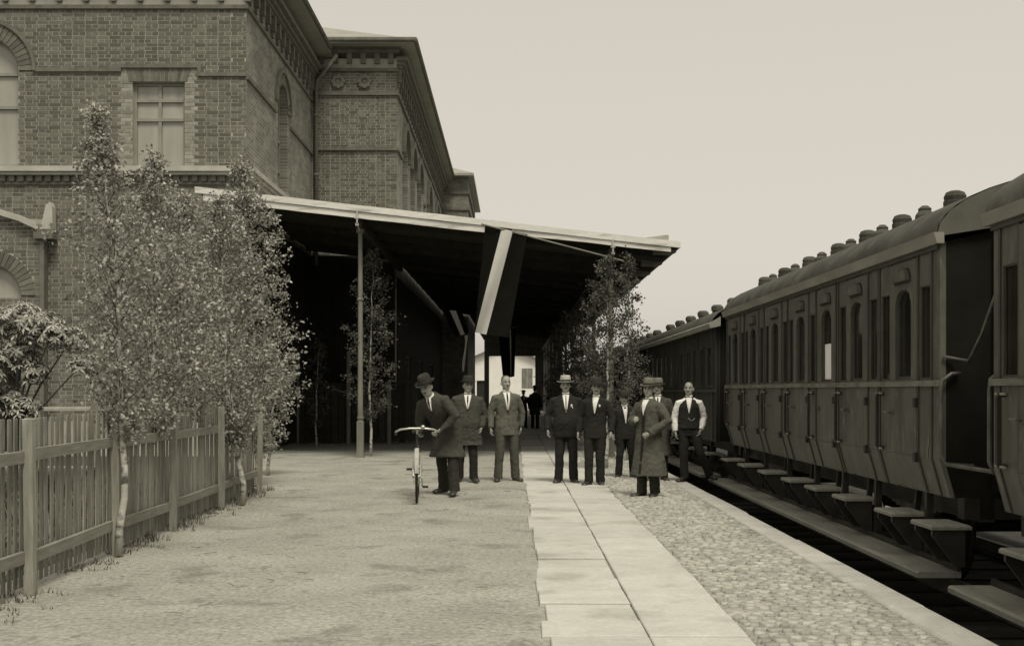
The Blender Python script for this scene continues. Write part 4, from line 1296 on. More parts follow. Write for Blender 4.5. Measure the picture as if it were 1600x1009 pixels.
birch('small leafy sapling at the end of the fence before the dark canopy', (-4.35, 20.4, 0),
      [(.05, 0, 1.0), (.35, 0, 2.2)],
      [(.5, .1), (.8, .34), (1.3, .46), (1.8, .40), (2.2, .15)], 1700, 25, .062, r0=.035, limbs=30)
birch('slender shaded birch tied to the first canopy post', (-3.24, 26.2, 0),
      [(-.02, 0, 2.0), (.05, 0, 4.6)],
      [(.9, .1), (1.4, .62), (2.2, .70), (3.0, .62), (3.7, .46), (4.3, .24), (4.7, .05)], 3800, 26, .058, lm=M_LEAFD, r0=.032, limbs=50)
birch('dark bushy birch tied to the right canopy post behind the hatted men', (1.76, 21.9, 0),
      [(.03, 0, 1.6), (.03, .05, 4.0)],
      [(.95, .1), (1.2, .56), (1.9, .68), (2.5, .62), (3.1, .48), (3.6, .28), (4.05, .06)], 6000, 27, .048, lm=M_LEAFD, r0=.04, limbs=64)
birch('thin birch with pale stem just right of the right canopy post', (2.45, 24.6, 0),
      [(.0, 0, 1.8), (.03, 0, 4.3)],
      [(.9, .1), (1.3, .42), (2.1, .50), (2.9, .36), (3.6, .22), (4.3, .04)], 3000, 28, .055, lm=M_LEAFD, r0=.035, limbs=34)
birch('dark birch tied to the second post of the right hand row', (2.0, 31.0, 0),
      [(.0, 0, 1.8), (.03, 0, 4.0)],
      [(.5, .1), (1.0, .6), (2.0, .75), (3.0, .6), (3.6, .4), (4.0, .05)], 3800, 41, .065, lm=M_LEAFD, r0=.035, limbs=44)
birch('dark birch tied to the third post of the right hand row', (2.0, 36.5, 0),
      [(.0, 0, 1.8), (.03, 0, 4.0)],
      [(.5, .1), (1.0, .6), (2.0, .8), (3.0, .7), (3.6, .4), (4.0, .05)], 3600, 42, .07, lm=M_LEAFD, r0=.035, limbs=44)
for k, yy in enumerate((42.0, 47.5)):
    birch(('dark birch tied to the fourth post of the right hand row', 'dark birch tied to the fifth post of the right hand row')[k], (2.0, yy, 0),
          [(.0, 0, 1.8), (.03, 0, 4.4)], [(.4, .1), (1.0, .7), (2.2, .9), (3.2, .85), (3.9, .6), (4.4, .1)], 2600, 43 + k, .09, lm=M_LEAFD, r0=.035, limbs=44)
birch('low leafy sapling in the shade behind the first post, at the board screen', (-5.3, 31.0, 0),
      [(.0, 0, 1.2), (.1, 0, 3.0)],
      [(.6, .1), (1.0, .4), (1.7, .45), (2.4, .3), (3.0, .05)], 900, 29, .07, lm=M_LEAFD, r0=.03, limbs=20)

# ------------------------------------------------------------------ broad-leaved bush behind the fence
def chestnut(label, base, tops, seed):
    rnd = random.Random(seed)
    t = thing('garden_tree', label, 'tree', base)
    tr = MB(); cr = MB()
    tr.tube([(0, 0, 0), (.05, 0, .9), (0, 0, 1.7)], [.06, .05, .035], 8)
    for (x, y, z, r) in tops:
        tr.tube([(0, 0, .9), (x*.5, y*.5, z*.75), (x, y, z)], [.02, .013, .005], 5)
        for _ in range(int(220 * (r / .4) ** 2)):
            d = Vector((rnd.gauss(0, 1), rnd.gauss(0, 1), rnd.gauss(.1, 1))).normalized() * r * rnd.random() ** .4
            p = Vector((x, y, z)) + Vector((d.x, d.y, d.z * .75))
            nrm = (Vector((d.x, d.y, abs(d.z) * .6 + r * .8))).normalized()
            u = nrm.orthogonal().normalized(); v = nrm.cross(u); a0 = rnd.uniform(0, 6.3)
            for k in range(6):
                a = a0 + 2*PI*k/6.4; L = rnd.uniform(.055, .10)
                e = (u*math.cos(a) + v*math.sin(a)); f = nrm.cross(e); dr = -nrm * L * .38
                cr.add([p, p + e*L*.6 + f*L*.2 + dr*.3, p + e*L + dr, p + e*L*.6 - f*L*.2 + dr*.3], [(0, 1, 2), (0, 2, 3)])
    obj('trunk', tr, M_TWIG, t, world=False)
    obj('crown', cr, M_CHEST, t, world=False, fix=False)['kind'] = 'stuff'
chestnut('broad leaved garden bush with pale drooping leaves at the left edge behind the fence', (-6.1, 14.0, 0),
         [(-.35, 0, 2.25, .36), (.05, .1, 2.35, .34), (.38, 0, 2.28, .30), (.68, .1, 2.10, .27), (.55, -.1, 2.2, .22), (.86, 0, 1.82, .20), (-.2, -.2, 1.85, .34), (-.55, .1, 1.6, .36), (.1, .1, 1.95, .28), (.28, 0, 1.72, .2), (-.05, 0, 1.40, .24), (.2, -.1, 1.32, .2), (-.6, -.2, 2.1, .34)], 31)

# whitewashed board of a garden frame just showing over the fence
bench = thing('garden_bench', 'pale top board of a garden bench showing over the fence tops', 'bench', (-6.4, 16.0, 0))
obj('back_board', MB().box(-1.6, -.28, -.03, .03, 1.21, 1.34, bev=.01), M_FELTL, bench, world=False)
obj('back_board', MB().box(-.12, .68, -.03, .03, 1.22, 1.27, bev=.01), M_FELTL, bench, world=False)
for x in (-1.3, -.2, .6): obj('leg', MB().box(x-.05, x+.05, -.045, .045, 0, 1.36), M_RAIL, bench, world=False)
obj('seat', MB().box(-1.5, .68, -.5, -.05, .42, .46), M_RAIL, bench, world=False)
for x in (-1.3, -.2, .6): obj('seat_support', MB().box(x-.03, x+.03, -.5, -.046, .34, .42).box(x-.03, x+.03, -.5, -.44, 0, .34), M_RAIL, bench, world=False)

# ------------------------------------------------------------------ flags
def flag(label, top_l, top_r, bot_l, bot_r, bands, nu=22, nv=26, wave=.05, cat='flag', group=None, low=None):
    """Cloth hung between four corner points; bands: widths of dark / pale / dark stripes along the top."""
    t = thing('flag', label, cat, tuple(top_l), group=group)
    TL, TR, BL, BR = map(Vector, (top_l, top_r, bot_l, bot_r))
    cum, lc = [0], [0]
    low = low or bands
    for b in low: lc.append(lc[-1] + b)
    for b in bands: cum.append(cum[-1] + b)
    tot = cum[-1]
    for i in range(len(bands)):
        m = MB(); vs = []; nn = max(3, int(nu * bands[i] / tot))
        for j in range(nv + 1):
            v = j / nv
            for k in range(nn + 1):
                u = (cum[i] + bands[i] * k / nn) / tot
                ul = (lc[i] + low[i] * k / nn) / lc[-1]
                p = TL.lerp(TR, u).lerp(BL.lerp(BR, ul), v)
                p = p + Vector((0, wave * math.sin(u * 9 + v * 2.5) * (.3 + v), 0))
                vs.append(p)
        w = nn + 1
        fs = [(j*w+k, j*w+k+1, (j+1)*w+k+1, (j+1)*w+k) for j in range(nv) for k in range(nn)]
        m.add(vs, fs)
        obj('stripe', m, M_FLAGD if i % 2 == 0 else M_FLAGW, t, smooth=True, fix=False)
    return t
FY = CY - .12
def fp(x, y, Y): return (px(x, Y), Y, pz(y, Y))
fl = flag('large dark flag with one pale stripe hanging from the canopy edge', fp(758, 352, FY), fp(824, 366, FY), fp(741, 519, FY + .1), fp(795, 528, FY + .1), [.4, .27, .35], low=[.03, .30, .62], wave=.09)
pole = MB().tube([fp(752, 350, FY - .05), fp(975, 408, FY + .2)], .018, 8)
obj('flagpole', pole, M_POST, fl)
obj('pole_tie', MB().beam(fp(958, 400, FY + .12), fp(957, 408, 25.68), .02, .02), M_IRON, fl)
Y2 = 33.5
fl2 = flag('folded dark flag with a pale stripe hanging in the shade left of the first one', fp(690, 484, Y2), fp(722, 486, Y2), fp(712, 526, Y2), fp(732, 520, Y2), [.4, .3, .3], wave=.03)
m = MB(); vs = []
for j in range(13):
    v = j / 12
    a = Vector(fp(726 - 3*v + 1.5 * math.sin(v*6), 524 + 56*v, Y2)); b = Vector(fp(731 - 6*v, 524 + 56*v, Y2))
    vs += [a, b]
m.add(vs, [(2*j, 2*j+1, 2*j+3, 2*j+2) for j in range(12)])
obj('stripe', m, M_FLAGW, fl2, fix=False)
obj('flagstaff', MB().beam(fp(690, 484, Y2 + .02), fp(684, 478, 35.08), .03, .03), M_POST, fl2)
Y3 = 44.0
fl3 = flag('dark flag hanging before the bright opening at the far end', fp(779, 520, Y3), fp(806, 512, Y3), fp(786, 592, Y3), fp(804, 588, Y3), [.7, .08, .3], wave=.05)
obj('flag_line', MB().beam((px(775, Y3), Y3, pz(516, Y3)), (px(812, Y3), Y3, pz(510, Y3)), .02, .02), M_POST, fl3)
x_ = px(795, Y3)
obj('flag_line', MB().beam((x_, Y3, pz(513, Y3)), (x_, Y3, CZ(x_) - .12), .02, .02, up=(0, 1, 0)), M_POST, fl3)
# ------------------------------------------------------------------ people
def sstep(t): t = max(0., min(1., t)); return t*t*(3-2*t)

def remeshed(name, mb, mats, vox, smooth_it=3, wrinkle=0.0, wscale=9.0, seed=0):
    """Union of a builder's overlapping shells as one continuous smooth surface."""
    me = mb.mesh(name, mats)
    o = bpy.data.objects.new(name, me); COL.objects.link(o)
    r = o.modifiers.new('union', 'REMESH'); r.mode = 'VOXEL'; r.voxel_size = vox; r.use_smooth_shade = True
    s = o.modifiers.new('soften', 'SMOOTH'); s.factor = .5; s.iterations = smooth_it
    dg = bpy.context.evaluated_depsgraph_get()
    new = bpy.data.meshes.new_from_object(o.evaluated_get(dg))
    new.name = name
    bpy.data.objects.remove(o)
    if not new.materials:
        for m in (mats if isinstance(mats, (list, tuple)) else [mats]): new.materials.append(m)
    if wrinkle:
        nrm = [v.normal.copy() for v in new.vertices]
        for v, vn in zip(new.vertices, nrm):
            p = v.co
            n = noise.noise(Vector((p.x*wscale + seed, p.y*wscale, p.z*wscale*.8))) + .6 * noise.noise(Vector((p.x*wscale*2.3, p.y*wscale*2.3 + seed, p.z*wscale*2.6)))
            v.co = p + vn * n * wrinkle
    new.shade_smooth()
    return new

def person(label, X, Y, H, face=0, z=0.0, vox=.0068, lean=0, leanx=0, turn=0, tilt=0, belly=0.0, wide=1.0, arms=None, legs=None,
           coat='jacket', coat_m=None, trouser_m=None, hat=None, hat_m=None, shirt=True, tie='tie', vest_m=None, open_w=.05, vdepth=1.20,
           hair='short', hair_m=None, moustache=False, flower=None, seed=0, group=None, brim=.145, hem=None, shoe=True):
    """A standing man, H metres tall, face degrees turned about the vertical (0 looks along -y). Built at 1.75 m and scaled."""
    k = H / 1.75
    root = thing('person', label, 'person', (X, Y, z), R(face), group=group)
    root.scale = (k, k, k)
    arms = arms or {}; legs = legs or {}
    la, lb = R(lean), R(leanx)
    def D(p):
        """bend the upper body about the hips"""
        x, y, zz = p
        w = sstep((zz - .84) / .30)
        if w <= 0 or (la == 0 and lb == 0): return (x, y, zz)
        a, b = la*w, lb*w; dz = zz - .92
        y2 = y*math.cos(a) - dz*math.sin(a); z2 = y*math.sin(a) + dz*math.cos(a)
        x2 = x*math.cos(b) + z2*math.sin(b); z3 = -x*math.sin(b) + z2*math.cos(b)
        return (x2, y2, .92 + z3)
    rt = R(turn)
    def Hd(p):
        """head turn about the neck"""
        x, y, zz = p; y0 = .0
        c, s = math.cos(rt), math.sin(rt)
        x, y = x*c - (y-y0)*s, x*s + (y-y0)*c + y0
        ti = R(tilt); dz = zz - 1.52
        y, dz = y*math.cos(ti) - dz*math.sin(ti), y*math.sin(ti) + dz*math.cos(ti)
        return (x, y, 1.52 + dz)
    J = {}
    for s, n in ((1, 'L'), (-1, 'R')):
        sh = Vector((s*.170*wide, .0, 1.390))
        el = Vector(arms.get(n + 'e', (s*(.245*wide+.01), .035, 1.13)))
        wr = Vector(arms.get(n + 'w', (s*(.265*wide), -.035, .885)))
        hp = Vector((s*.088, 0, .91))
        ft = Vector(legs.get(n + 'f', (s*.105, .02, .075)))
        kn = Vector(legs.get(n + 'k', tuple(hp.lerp(ft, .52) + Vector((s*.005, -.025, 0)))))
        J[n] = dict(sh=sh, el=el, wr=wr, hp=hp, ft=ft, kn=kn, toe=legs.get(n + 't', s*18))
    def handmb(m, n, s):
        j = J[n]; w = Vector(D(j['wr'])) if arms.get('bend', True) else j['wr']
        e = Vector(D(j['el'])) if arms.get('bend', True) else j['el']
        d = (w - e).normalized()
        mode = arms.get(n + 'h', 'hang')
        side_ = Vector((s, 0, 0))
        palm_n = (side_ - d * side_.dot(d)).normalized()           # back of the hand faces outward
        acr = d.cross(palm_n).normalized()                          # across the knuckles
        if acr.y > 0: acr = -acr                                    # thumb side to the front
        m.tube([w - d*.03, w + d*.01, w + d*.05, w + d*.088, w + d*.098], [(.021, .026), (.022, .030), (.017, .041), (.016, .041), (.012, .034)], 10, ref=acr)
        lens = (.066, .076, .071, .055)
        for i in range(4):
            o = (.030 - .020*i)
            b0 = w + d*.085 + acr*o
            curl = .55 if mode == 'hang' else 1.35
            p = b0; ang = .18; pts = [p - d*.02, p]
            for q in range(3):
                ang += curl * (.55, .75, .6)[q]
                p = p + (d*math.cos(ang) - palm_n*math.sin(ang)) * lens[i] * (.42, .32, .26)[q]
                pts.append(p)
            m.tube(pts, [.0095, .0095, .009, .0083, .0066], 7)
        tb = w + d*.03 + acr*.030
        m.tube([w + d*.015 + acr*.015, tb, tb + (d*.7 + acr*.55 - palm_n*.3)*.035, tb + (d*.95 + acr*.25 - palm_n*.5)*.062], [.013, .012, .0105, .008], 7)
    # ---- the body, one surface
    b = MB()
    tor = [(0, 0, .86, .13*wide, .09), (0, 0, .95, .145*wide, .098), (0, 0, 1.08, .13*wide, .09), (0, -belly*.5, 1.2, .14*wide, .095), (0, .0, 1.34, .165*wide, .10), (0, .005, 1.42, .15*wide, .08), (0, .01, 1.465, .075, .062), (0, .005, 1.50, .056, .058), (0, .0, 1.57, .053, .057)]
    b.rings([(c[0], c[1], c[2], c[3], c[4]) for c in tor], 18)
    hd = MB()
    hd.rings([(0, -.050, 1.512, .022, .020), (0, -.045, 1.522, .036, .036), (0, -.030, 1.545, .053, .060), (0, -.014, 1.58, .064, .080), (0, -.006, 1.62, .070, .090), (0, .002, 1.66, .0745, .096), (0, .006, 1.695, .072, .093), (0, .010, 1.722, .065, .082), (0, .012, 1.742, .048, .060), (0, .008, 1.75, .012, .015)], 20)
    hd.tube([(0, -.088, 1.645), (0, -.101, 1.62), (0, -.112, 1.598), (0, -.094, 1.588)], [.008, .011, .0145, .009], 8)       # nose
    hd.tube([(-.032, -.082, 1.658), (0, -.094, 1.66), (.032, -.082, 1.658)], .009, 6)                                          # brow
    hd.tube([(-.02, -.083, 1.566), (0, -.090, 1.567), (.02, -.083, 1.566)], .0085, 6)                                          # lips
    hd.tube([(-.013, -.074, 1.528), (.013, -.074, 1.528)], .014, 8)                                                            # chin
    for s in (-1, 1):
        hd.tube([(s*.071, .0, 1.585), (s*.080, .008, 1.605), (s*.082, .012, 1.63), (s*.074, .008, 1.645)], [.008, .011, .012, .007], 7)
        hd.tube([(s*.040, -.070, 1.612), (s*.046, -.056, 1.585)], [.017, .014], 6)
    hd.v = [Hd(p) for p in hd.v]
    b.add(hd.v, hd.f)
    for s, n in ((1, 'L'), (-1, 'R')):
        j = J[n]
        b.tube([j['sh'] + Vector((-s*.05, 0, .0)), j['sh'], j['el'], j['el'].lerp(j['wr'], .4), j['wr']], [.05, .052, .040, .039, .026], 10)
    if arms.get('bend', True): b.v = [D(p) for p in b.v]
    else:
        b.v = [D(p) for p in b.v]
    for s, n in ((1, 'L'), (-1, 'R')):
        j = J[n]
        b.tube([j['hp'] + Vector((0, 0, .03)), j['hp'].lerp(j['kn'], .5), j['kn'], j['kn'].lerp(j['ft'], .35), j['ft'], j['ft'] - Vector((0, .0, .035))], [.078, .068, .052, .052, .036, .036], 12)
        t = R(j['toe']); fd = Vector((math.sin(t), -math.cos(t), 0))
        f0 = j['ft']
        b.tube([f0 - fd*.06 - Vector((0, 0, .04)), f0 + fd*.02 - Vector((0, 0, .04)), f0 + fd*.12 - Vector((0, 0, .052)), f0 + fd*.17 - Vector((0, 0, .058))], [(.028, .024), (.036, .028), (.040, .018), (.02, .010)], 10, ref=(0, 0, 1))
    for s, n in ((1, 'L'), (-1, 'R')):
        handmb(b, n, s)
    me = remeshed('person', b, [M_SKIN, hair_m or M_HAIR, M_EYE, M_LIP], vox, 2)
    while len(me.materials) < 4: me.materials.append([M_SKIN, hair_m or M_HAIR, M_EYE, M_LIP][len(me.materials)])
    eyes = [Vector(D(Hd((s*.031, -.082, 1.638)))) for s in (-1, 1)]
    brows = [Vector(D(Hd((s*.033, -.088, 1.660)))) for s in (-1, 1)]
    mou = Vector(D(Hd((0, -.092, 1.566)))); mst = Vector(D(Hd((0, -.095, 1.580))))
    hc = Vector(D(Hd((0, 0, 1.63)))); fw = (Vector(D(Hd((0, -1, 1.63)))) - hc).normalized(); up = (Vector(D(Hd((0, 0, 1.73)))) - hc).normalized(); rg = fw.cross(up)
    for p in me.polygons:
        c = p.center
        q = c - hc
        if q.length > .2: continue
        mi = 0
        f, u, r_ = q.dot(fw), q.dot(up), q.dot(rg)
        hl = {'short': f < .045 and u > -.055 + max(0, f + .05) * 1.25 or u > .085, 'bald': f < .055 and u > -.055 + max(0, f + .045) * 1.55, 'none': False}[hair]
        if hl and u > -.075 and abs(r_) < .0775: mi = 1
        for e in eyes:
            d = c - e
            if abs(d.dot(rg)) < .0155 and abs(d.dot(up)) < .0085 and f > .05: mi = 2
        for e in brows:
            d = c - e
            if abs(d.dot(rg)) < .02 and abs(d.dot(up)) < .006 and f > .05: mi = 1
        d = c - mou
        if abs(d.dot(rg)) < .023 and abs(d.dot(up)) < .0065 and f > .06: mi = 3
        if moustache:
            d = c - mst
            if abs(d.dot(rg)) < .026 and abs(d.dot(up)) < .0075 and f > .06: mi = 1
        p.material_index = mi
    body = link('body', me, root)
    # ---- trousers and shoes
    tm = trouser_m or M_BLACKC
    t = MB()
    t.rings([(0, 0, .80, .165*wide, .118), (0, 0, .90, .172*wide, .125 + belly*.3), (0, -belly*.2, 1.0, .150*wide, .098 + belly*.3), (0, 0, 1.06, .135*wide, .085)], 20)
    for s, n in ((1, 'L'), (-1, 'R')):
        j = J[n]
        end = j['ft'] + (j['kn'] - j['ft']).normalized() * .0
        t.tube([j['hp'] + Vector((0, 0, .0)), j['hp'].lerp(j['kn'], .5), j['kn'] + Vector((0, -.005, 0)), j['kn'].lerp(end, .5), end - (j['kn'] - end).normalized() * .02],
               [(.095*wide, .108), (.092, .105), (.076, .086), (.074, .084), (.076, .092)], 14, ref=(0, -1, 0))
    t.v = [D(p) for p in t.v]
    link('trousers', remeshed('trousers', t, tm, .0125, 2, .010, 7, seed), root)
    for s, n in ((1, 'L'), (-1, 'R')):
        sh = MB()
        j = J[n]; tt = R(j['toe']); fd = Vector((math.sin(tt), -math.cos(tt), 0)); f0 = Vector((j['ft'].x, j['ft'].y, j['ft'].z - .075))
        sh.tube([f0 - fd*.075 + Vector((0, 0, .045)), f0 - fd*.06 + Vector((0, 0, .05)), f0 + fd*.02 + Vector((0, 0, .052)), f0 + fd*.09 + Vector((0, 0, .037)), f0 + fd*.16 + Vector((0, 0, .030)), f0 + fd*.20 + Vector((0, 0, .022)), f0 + fd*.21 + Vector((0, 0, .018))],
                [(.02, .025), (.036, .048), (.044, .052), (.048, .037), (.050, .029), (.036, .021), (.01, .008)], 12, ref=(0, 0, 1))
        obj('shoe', sh, M_SHOE, root, world=False, smooth=True)
    # ---- coat, jacket or shirt sleeves
    cm = coat_m or M_BLACKC
    hz = hem if hem else {'jacket': .79, 'overcoat': .45, 'vest': .93}[coat]
    th = {'jacket': .0, 'overcoat': .022, 'vest': .006}[coat]
    c = MB()
    prof = []
    for zz, rx, ry, yo in ((hz, .188, .135, .0), (.90, .186, .132, 0), (1.0, .178, .124, 0), (1.10, .166, .115, 0), (1.20, .172, .118, 0), (1.30, .184, .124, 0), (1.37, .182, .115, .004), (1.41, .158, .100, .006), (1.44, .122, .086, .010), (1.468, .086, .076, .012), (1.490, .068, .068, .012)):
        if zz < hz: continue
        bl = belly * max(0, 1 - abs(zz - 1.05) / .32)
        fl = (max(0, (.9 - zz)) * .14 if coat == 'overcoat' else 0)
        prof.append((0, yo - bl*.6, zz, (rx + th + fl) * wide + bl*.35, ry + th + fl + bl*.7))
    if coat == 'overcoat': prof.insert(1, (0, 0, .70, (.20 + th) * wide, .145 + th))
    prof.sort(key=lambda p: p[2])
    c.rings(prof, 24)
    slv = MB()
    sr = .010 if coat != 'overcoat' else .020
    for s, n in ((1, 'L'), (-1, 'R')):
        j = J[n]
        wrist = j['wr'] + (j['el'] - j['wr']).normalized() * (.0 if coat != 'vest' else .01)
        slv.tube([j['sh'] + Vector((-s*.07, 0, .0)), j['sh'] + Vector((s*.002, 0, -.012)), j['sh'].lerp(j['el'], .5), j['el'], j['el'].lerp(wrist, .5), wrist],
               [(.050 + sr, .064), (.056 + sr, .064 + sr), (.058 + sr, .062 + sr), (.051 + sr, .056 + sr), (.047 + sr, .050 + sr), (.041 + sr, .044 + sr)], 14, ref=(0, -1, 0))
    if coat == 'vest':
        slv.rings([(0, 0, 1.0, .160*wide, .108), (0, 0, 1.2, .165*wide, .110), (0, 0, 1.36, .178*wide, .112), (0, .006, 1.43, .15*wide, .086), (0, .01, 1.475, .075, .068)], 20)
        slv.v = [D(p) for p in slv.v]
        link('shirt', remeshed('shirt', slv, M_WHITE, .0115, 2, .010, 11, seed), root)
        for i, p in enumerate(prof): pass
        c.v = [(x * (.90 if zz > 1.33 else 1.03), y * 1.06, zz) for x, y, zz in c.v]
    else: c.add(slv.v, slv.f)
    c.v = [D(p) for p in c.v]
    cme = remeshed({'jacket': 'jacket', 'overcoat': 'overcoat', 'vest': 'waistcoat'}[coat], c, cm, .0115, 3, .013 if coat == 'overcoat' else .010, 7.5, seed + 3)
    link(cme.name.split('.')[0], cme, root)
    # shirt front, tie, lapels: laid on the coat's surface
    bv = BVHTree.FromPolygons([v.co[:] for v in cme.vertices], [p.vertices[:] for p in cme.polygons])
    def patch(rows, o, m, name, n=7):
        """rows: (z, x_left, x_right), laid o metres proud of the coat, with turned-back edges."""
        b = MB(); vs = []; ok = []
        for zz, xl, xr in rows:
            for i in range(n + 1):
                x = xl + (xr - xl) * i / n
                p0 = D((x, -.0, zz)); 
                h = bv.ray_cast(Vector((p0[0], -1.2, p0[2])), Vector((0, 1, 0)))[0]
                if h is None: h = Vector((p0[0], p0[1] - .07, p0[2]))
                vs.append(h + Vector((0, -o if 0 < i < n else -.001, 0)))
        w = n + 1
        b.add(vs, [(r*w+i, r*w+i+1, (r+1)*w+i+1, (r+1)*w+i) for r in range(len(rows)-1) for i in range(n)])
        return obj(name, b, m, root, world=False, smooth=True, fix=False)
    zt = 1.475
    if shirt:
        nr = 9
        if vest_m:
            rows = [(zt - .05 - (zt - hz - .09) * i / nr, -.045 + .012*i/nr, .040 - .030*i/nr + .006*math.sin(i*1.7)) for i in range(nr + 1)]
            patch(rows, .006, vest_m, 'waistcoat')
        rows = [(zt - (zt - vdepth) * i / nr, -open_w * (1 - i/nr) ** .8 - .002, open_w * (1 - i/nr) ** .8 + .002) for i in range(nr + 1)]
        patch(rows, .010, M_WHITE, 'shirt_front')
        if tie == 'tie':
            patch([(zt - .012 - (zt - vdepth - .005) * i / 6, -.012 - .008*math.sin(i), .012 + .008*math.sin(i)) for i in range(7)], .016, M_BLACKC, 'tie', 4)
        elif tie == 'pale':
            patch([(zt - .012 - (zt - vdepth - .005) * i / 6, -.012 - .004*i/6, .012 + .004*i/6) for i in range(7)], .016, M_TWEED, 'tie', 4)
        elif tie == 'bow':
            patch([(zt - .012, -.045, .045), (zt - .028, -.018, .018), (zt - .042, -.045, .045)], .018, M_BLACKC, 'bow_tie', 4)
        if coat != 'vest':
            for s in (-1, 1):
                rows = []
                for i in range(nr + 1):
                    e = open_w * (1 - i/nr) ** .8 + .003
                    wd = .045 * math.sin(PI * min(1, .25 + .75*i/nr)) + .004
                    a_, b_ = s*e, s*(e + wd)
                    rows.append((zt - .02 - (zt - vdepth) * i / nr, min(a_, b_), max(a_, b_)))
                patch(rows, .009, cm, 'lapel', 4)
            bt = MB()
            for zz in (1.12, 1.02, .93):
                p0 = D((.012, 0, zz)); h = bv.ray_cast(Vector((p0[0], -1.2, p0[2])), Vector((0, 1, 0)))[0]
                if h: bt.lathe([(.001, -.008), (.010, -.006), (.011, .002)], tuple(h), 'y', 8)
            if bt.v: obj('buttons', bt, M_HAIR, root, world=False)
        else:
            ch = MB(); pts = []
            for i in range(9):
                x = -.01 + .11 * i / 8; zz = 1.12 - .05 * math.sin(PI * i / 8)
                h = bv.ray_cast(Vector((x, -1.2, zz)), Vector((0, 1, 0)))[0]
                if h: pts.append(h + Vector((0, -.006, 0)))
            if len(pts) > 2: obj('watch_chain', ch.tube(pts, .0045, 6), M_CHROME, root, world=False)
    if flower:
        x, zz, kind = flower
        h = bv.ray_cast(Vector((x, -1.2, zz)), Vector((0, 1, 0)))[0] or Vector((x, -.12, zz))
        f = MB()
        if kind == 'ribbon':
            f.lathe([(.001, -.010), (.016, -.008), (.018, .0)], tuple(h), 'y', 10)
            for s in (-1, 1): f.beam(h + Vector((0, -.006, 0)), h + Vector((s*.022, -.006, -.05)), .012, .003, up=(0, 1, 0))
        else:
            for i in range(6):
                t_ = 2*PI*i/6
                f.lathe([(.001, -.012), (.011, -.008), (.011, .0)], (h.x + .013*math.cos(t_), h.y, h.z + .013*math.sin(t_)), 'y', 7)
        obj('lapel_ribbon' if kind == 'ribbon' else 'lapel_flower', f, M_WHITE, root, world=False)
    # white collar round the neck
    cl = MB().rings([(0, .004, 1.478, .064, .068), (0, .004, 1.512, .060, .063)], 18)
    cl.v = [D(p) for p in cl.v]
    obj('collar', cl, M_WHITE, root, world=False, smooth=True)
    # ---- hat
    if hat:
        hm = MB(); band = MB(); seg = 28
        base = 1.688
        pr = {'fedora': [(.100, .0), (.098, .03), (.094, .07), (.084, .10), (.070, .118), (.05, .112), (.001, .100)],
              'homburg': [(.100, .0), (.099, .04), (.095, .085), (.082, .112), (.06, .112), (.03, .098), (.001, .094)],
              'bowler': [(.100, .0), (.099, .035), (.092, .072), (.072, .102), (.040, .117), (.001, .120)],
              'cap': [(.098, 0), (.105, .02), (.108, .045), (.08, .062), (.001, .068)]}[hat]
        def ring(r, h, up=0.0):
            out = []
            for i in range(seg):
                t = 2*PI*i/seg
                cc, s_ = math.cos(t), math.sin(t)
                pin = 1 - (.16 * max(0, -s_) ** 2 * (h / .12) if hat == 'fedora' and h > .04 else 0)
                zz = base + h + up * cc*cc - (.012 * max(0, -s_) if up else 0)
                out.append((r * .90 * cc * pin, .008 + r * 1.12 * s_ , zz))
            return out
        br_ = brim
        stack = [ring(r, h) for r, h in pr[::-1]] + [ring(.104, .002), ring(br_ * .9, .000, .006), ring(br_, .006, .016), ring(br_, .001, .016), ring(br_ * .9, -.006, .006), ring(.098, -.006)]
        vs = [p for rg_ in stack for p in rg_]
        fs = [(i*seg+q, i*seg+(q+1) % seg, (i+1)*seg+(q+1) % seg, (i+1)*seg+q) for i in range(len(stack)-1) for q in range(seg)]
        hm.add(vs, fs)
        hm.v = [D(Hd(p)) for p in hm.v]
        ht = obj('hat', hm, hat_m or M_FELTD, root, world=False, smooth=True)
        if hat != 'cap':
            rr = [ring(.1015, .006), ring(.1025, .007), ring(.1015, .034), ring(.099, .035)]
            band.add([p for g_ in rr for p in g_], [(i*seg+q, i*seg+(q+1) % seg, (i+1)*seg+(q+1) % seg, (i+1)*seg+q) for i in range(3) for q in range(seg)])
            band.v = [D(Hd(p)) for p in band.v]
            obj('hat_band', band, M_BAND, ht, world=False, smooth=True)
    return root

# the men on the platform, left to right
person('man in long dark overcoat bending over the bicycle he pushes', -.95, 16.6, 1.84, face=-24, lean=40, leanx=-10, turn=-2, tilt=-18, seed=1, coat='overcoat', coat_m=M_COAT2, hem=.52, trouser_m=M_DARKC,
       hat='fedora', hat_m=M_FELTD, moustache=True, tie='tie', open_w=.04,
       arms={'Le': (.27, -.10, 1.17), 'Lw': (.04, -.30, 1.02), 'Re': (-.30, -.06, 1.16), 'Rw': (-.34, -.16, .94), 'Rh': 'grip', 'Lh': 'grip'},
       legs={'Lf': (.13, -.05, .075), 'Rf': (-.14, .18, .085)})
person('stout man in knee length overcoat and dark hat beside the bent man with bicycle', px(729, 19.0), 19.0, 1.70, face=4, turn=12, leanx=2, seed=2, coat='overcoat', coat_m=M_COAT2, arms={'Le': (.30, .06, 1.14), 'Lw': (.255, -.03, .92), 'Re': (-.29, .07, 1.15), 'Rw': (-.24, -.05, .93)}, legs={'Lf': (.12, -.03, .075), 'Rf': (-.12, .06, .075)}, hem=.62, wide=1.16, belly=.05, trouser_m=M_BLACKC,
       hat='homburg', hat_m=M_FELTD, open_w=.062, vdepth=1.22, moustache=False)
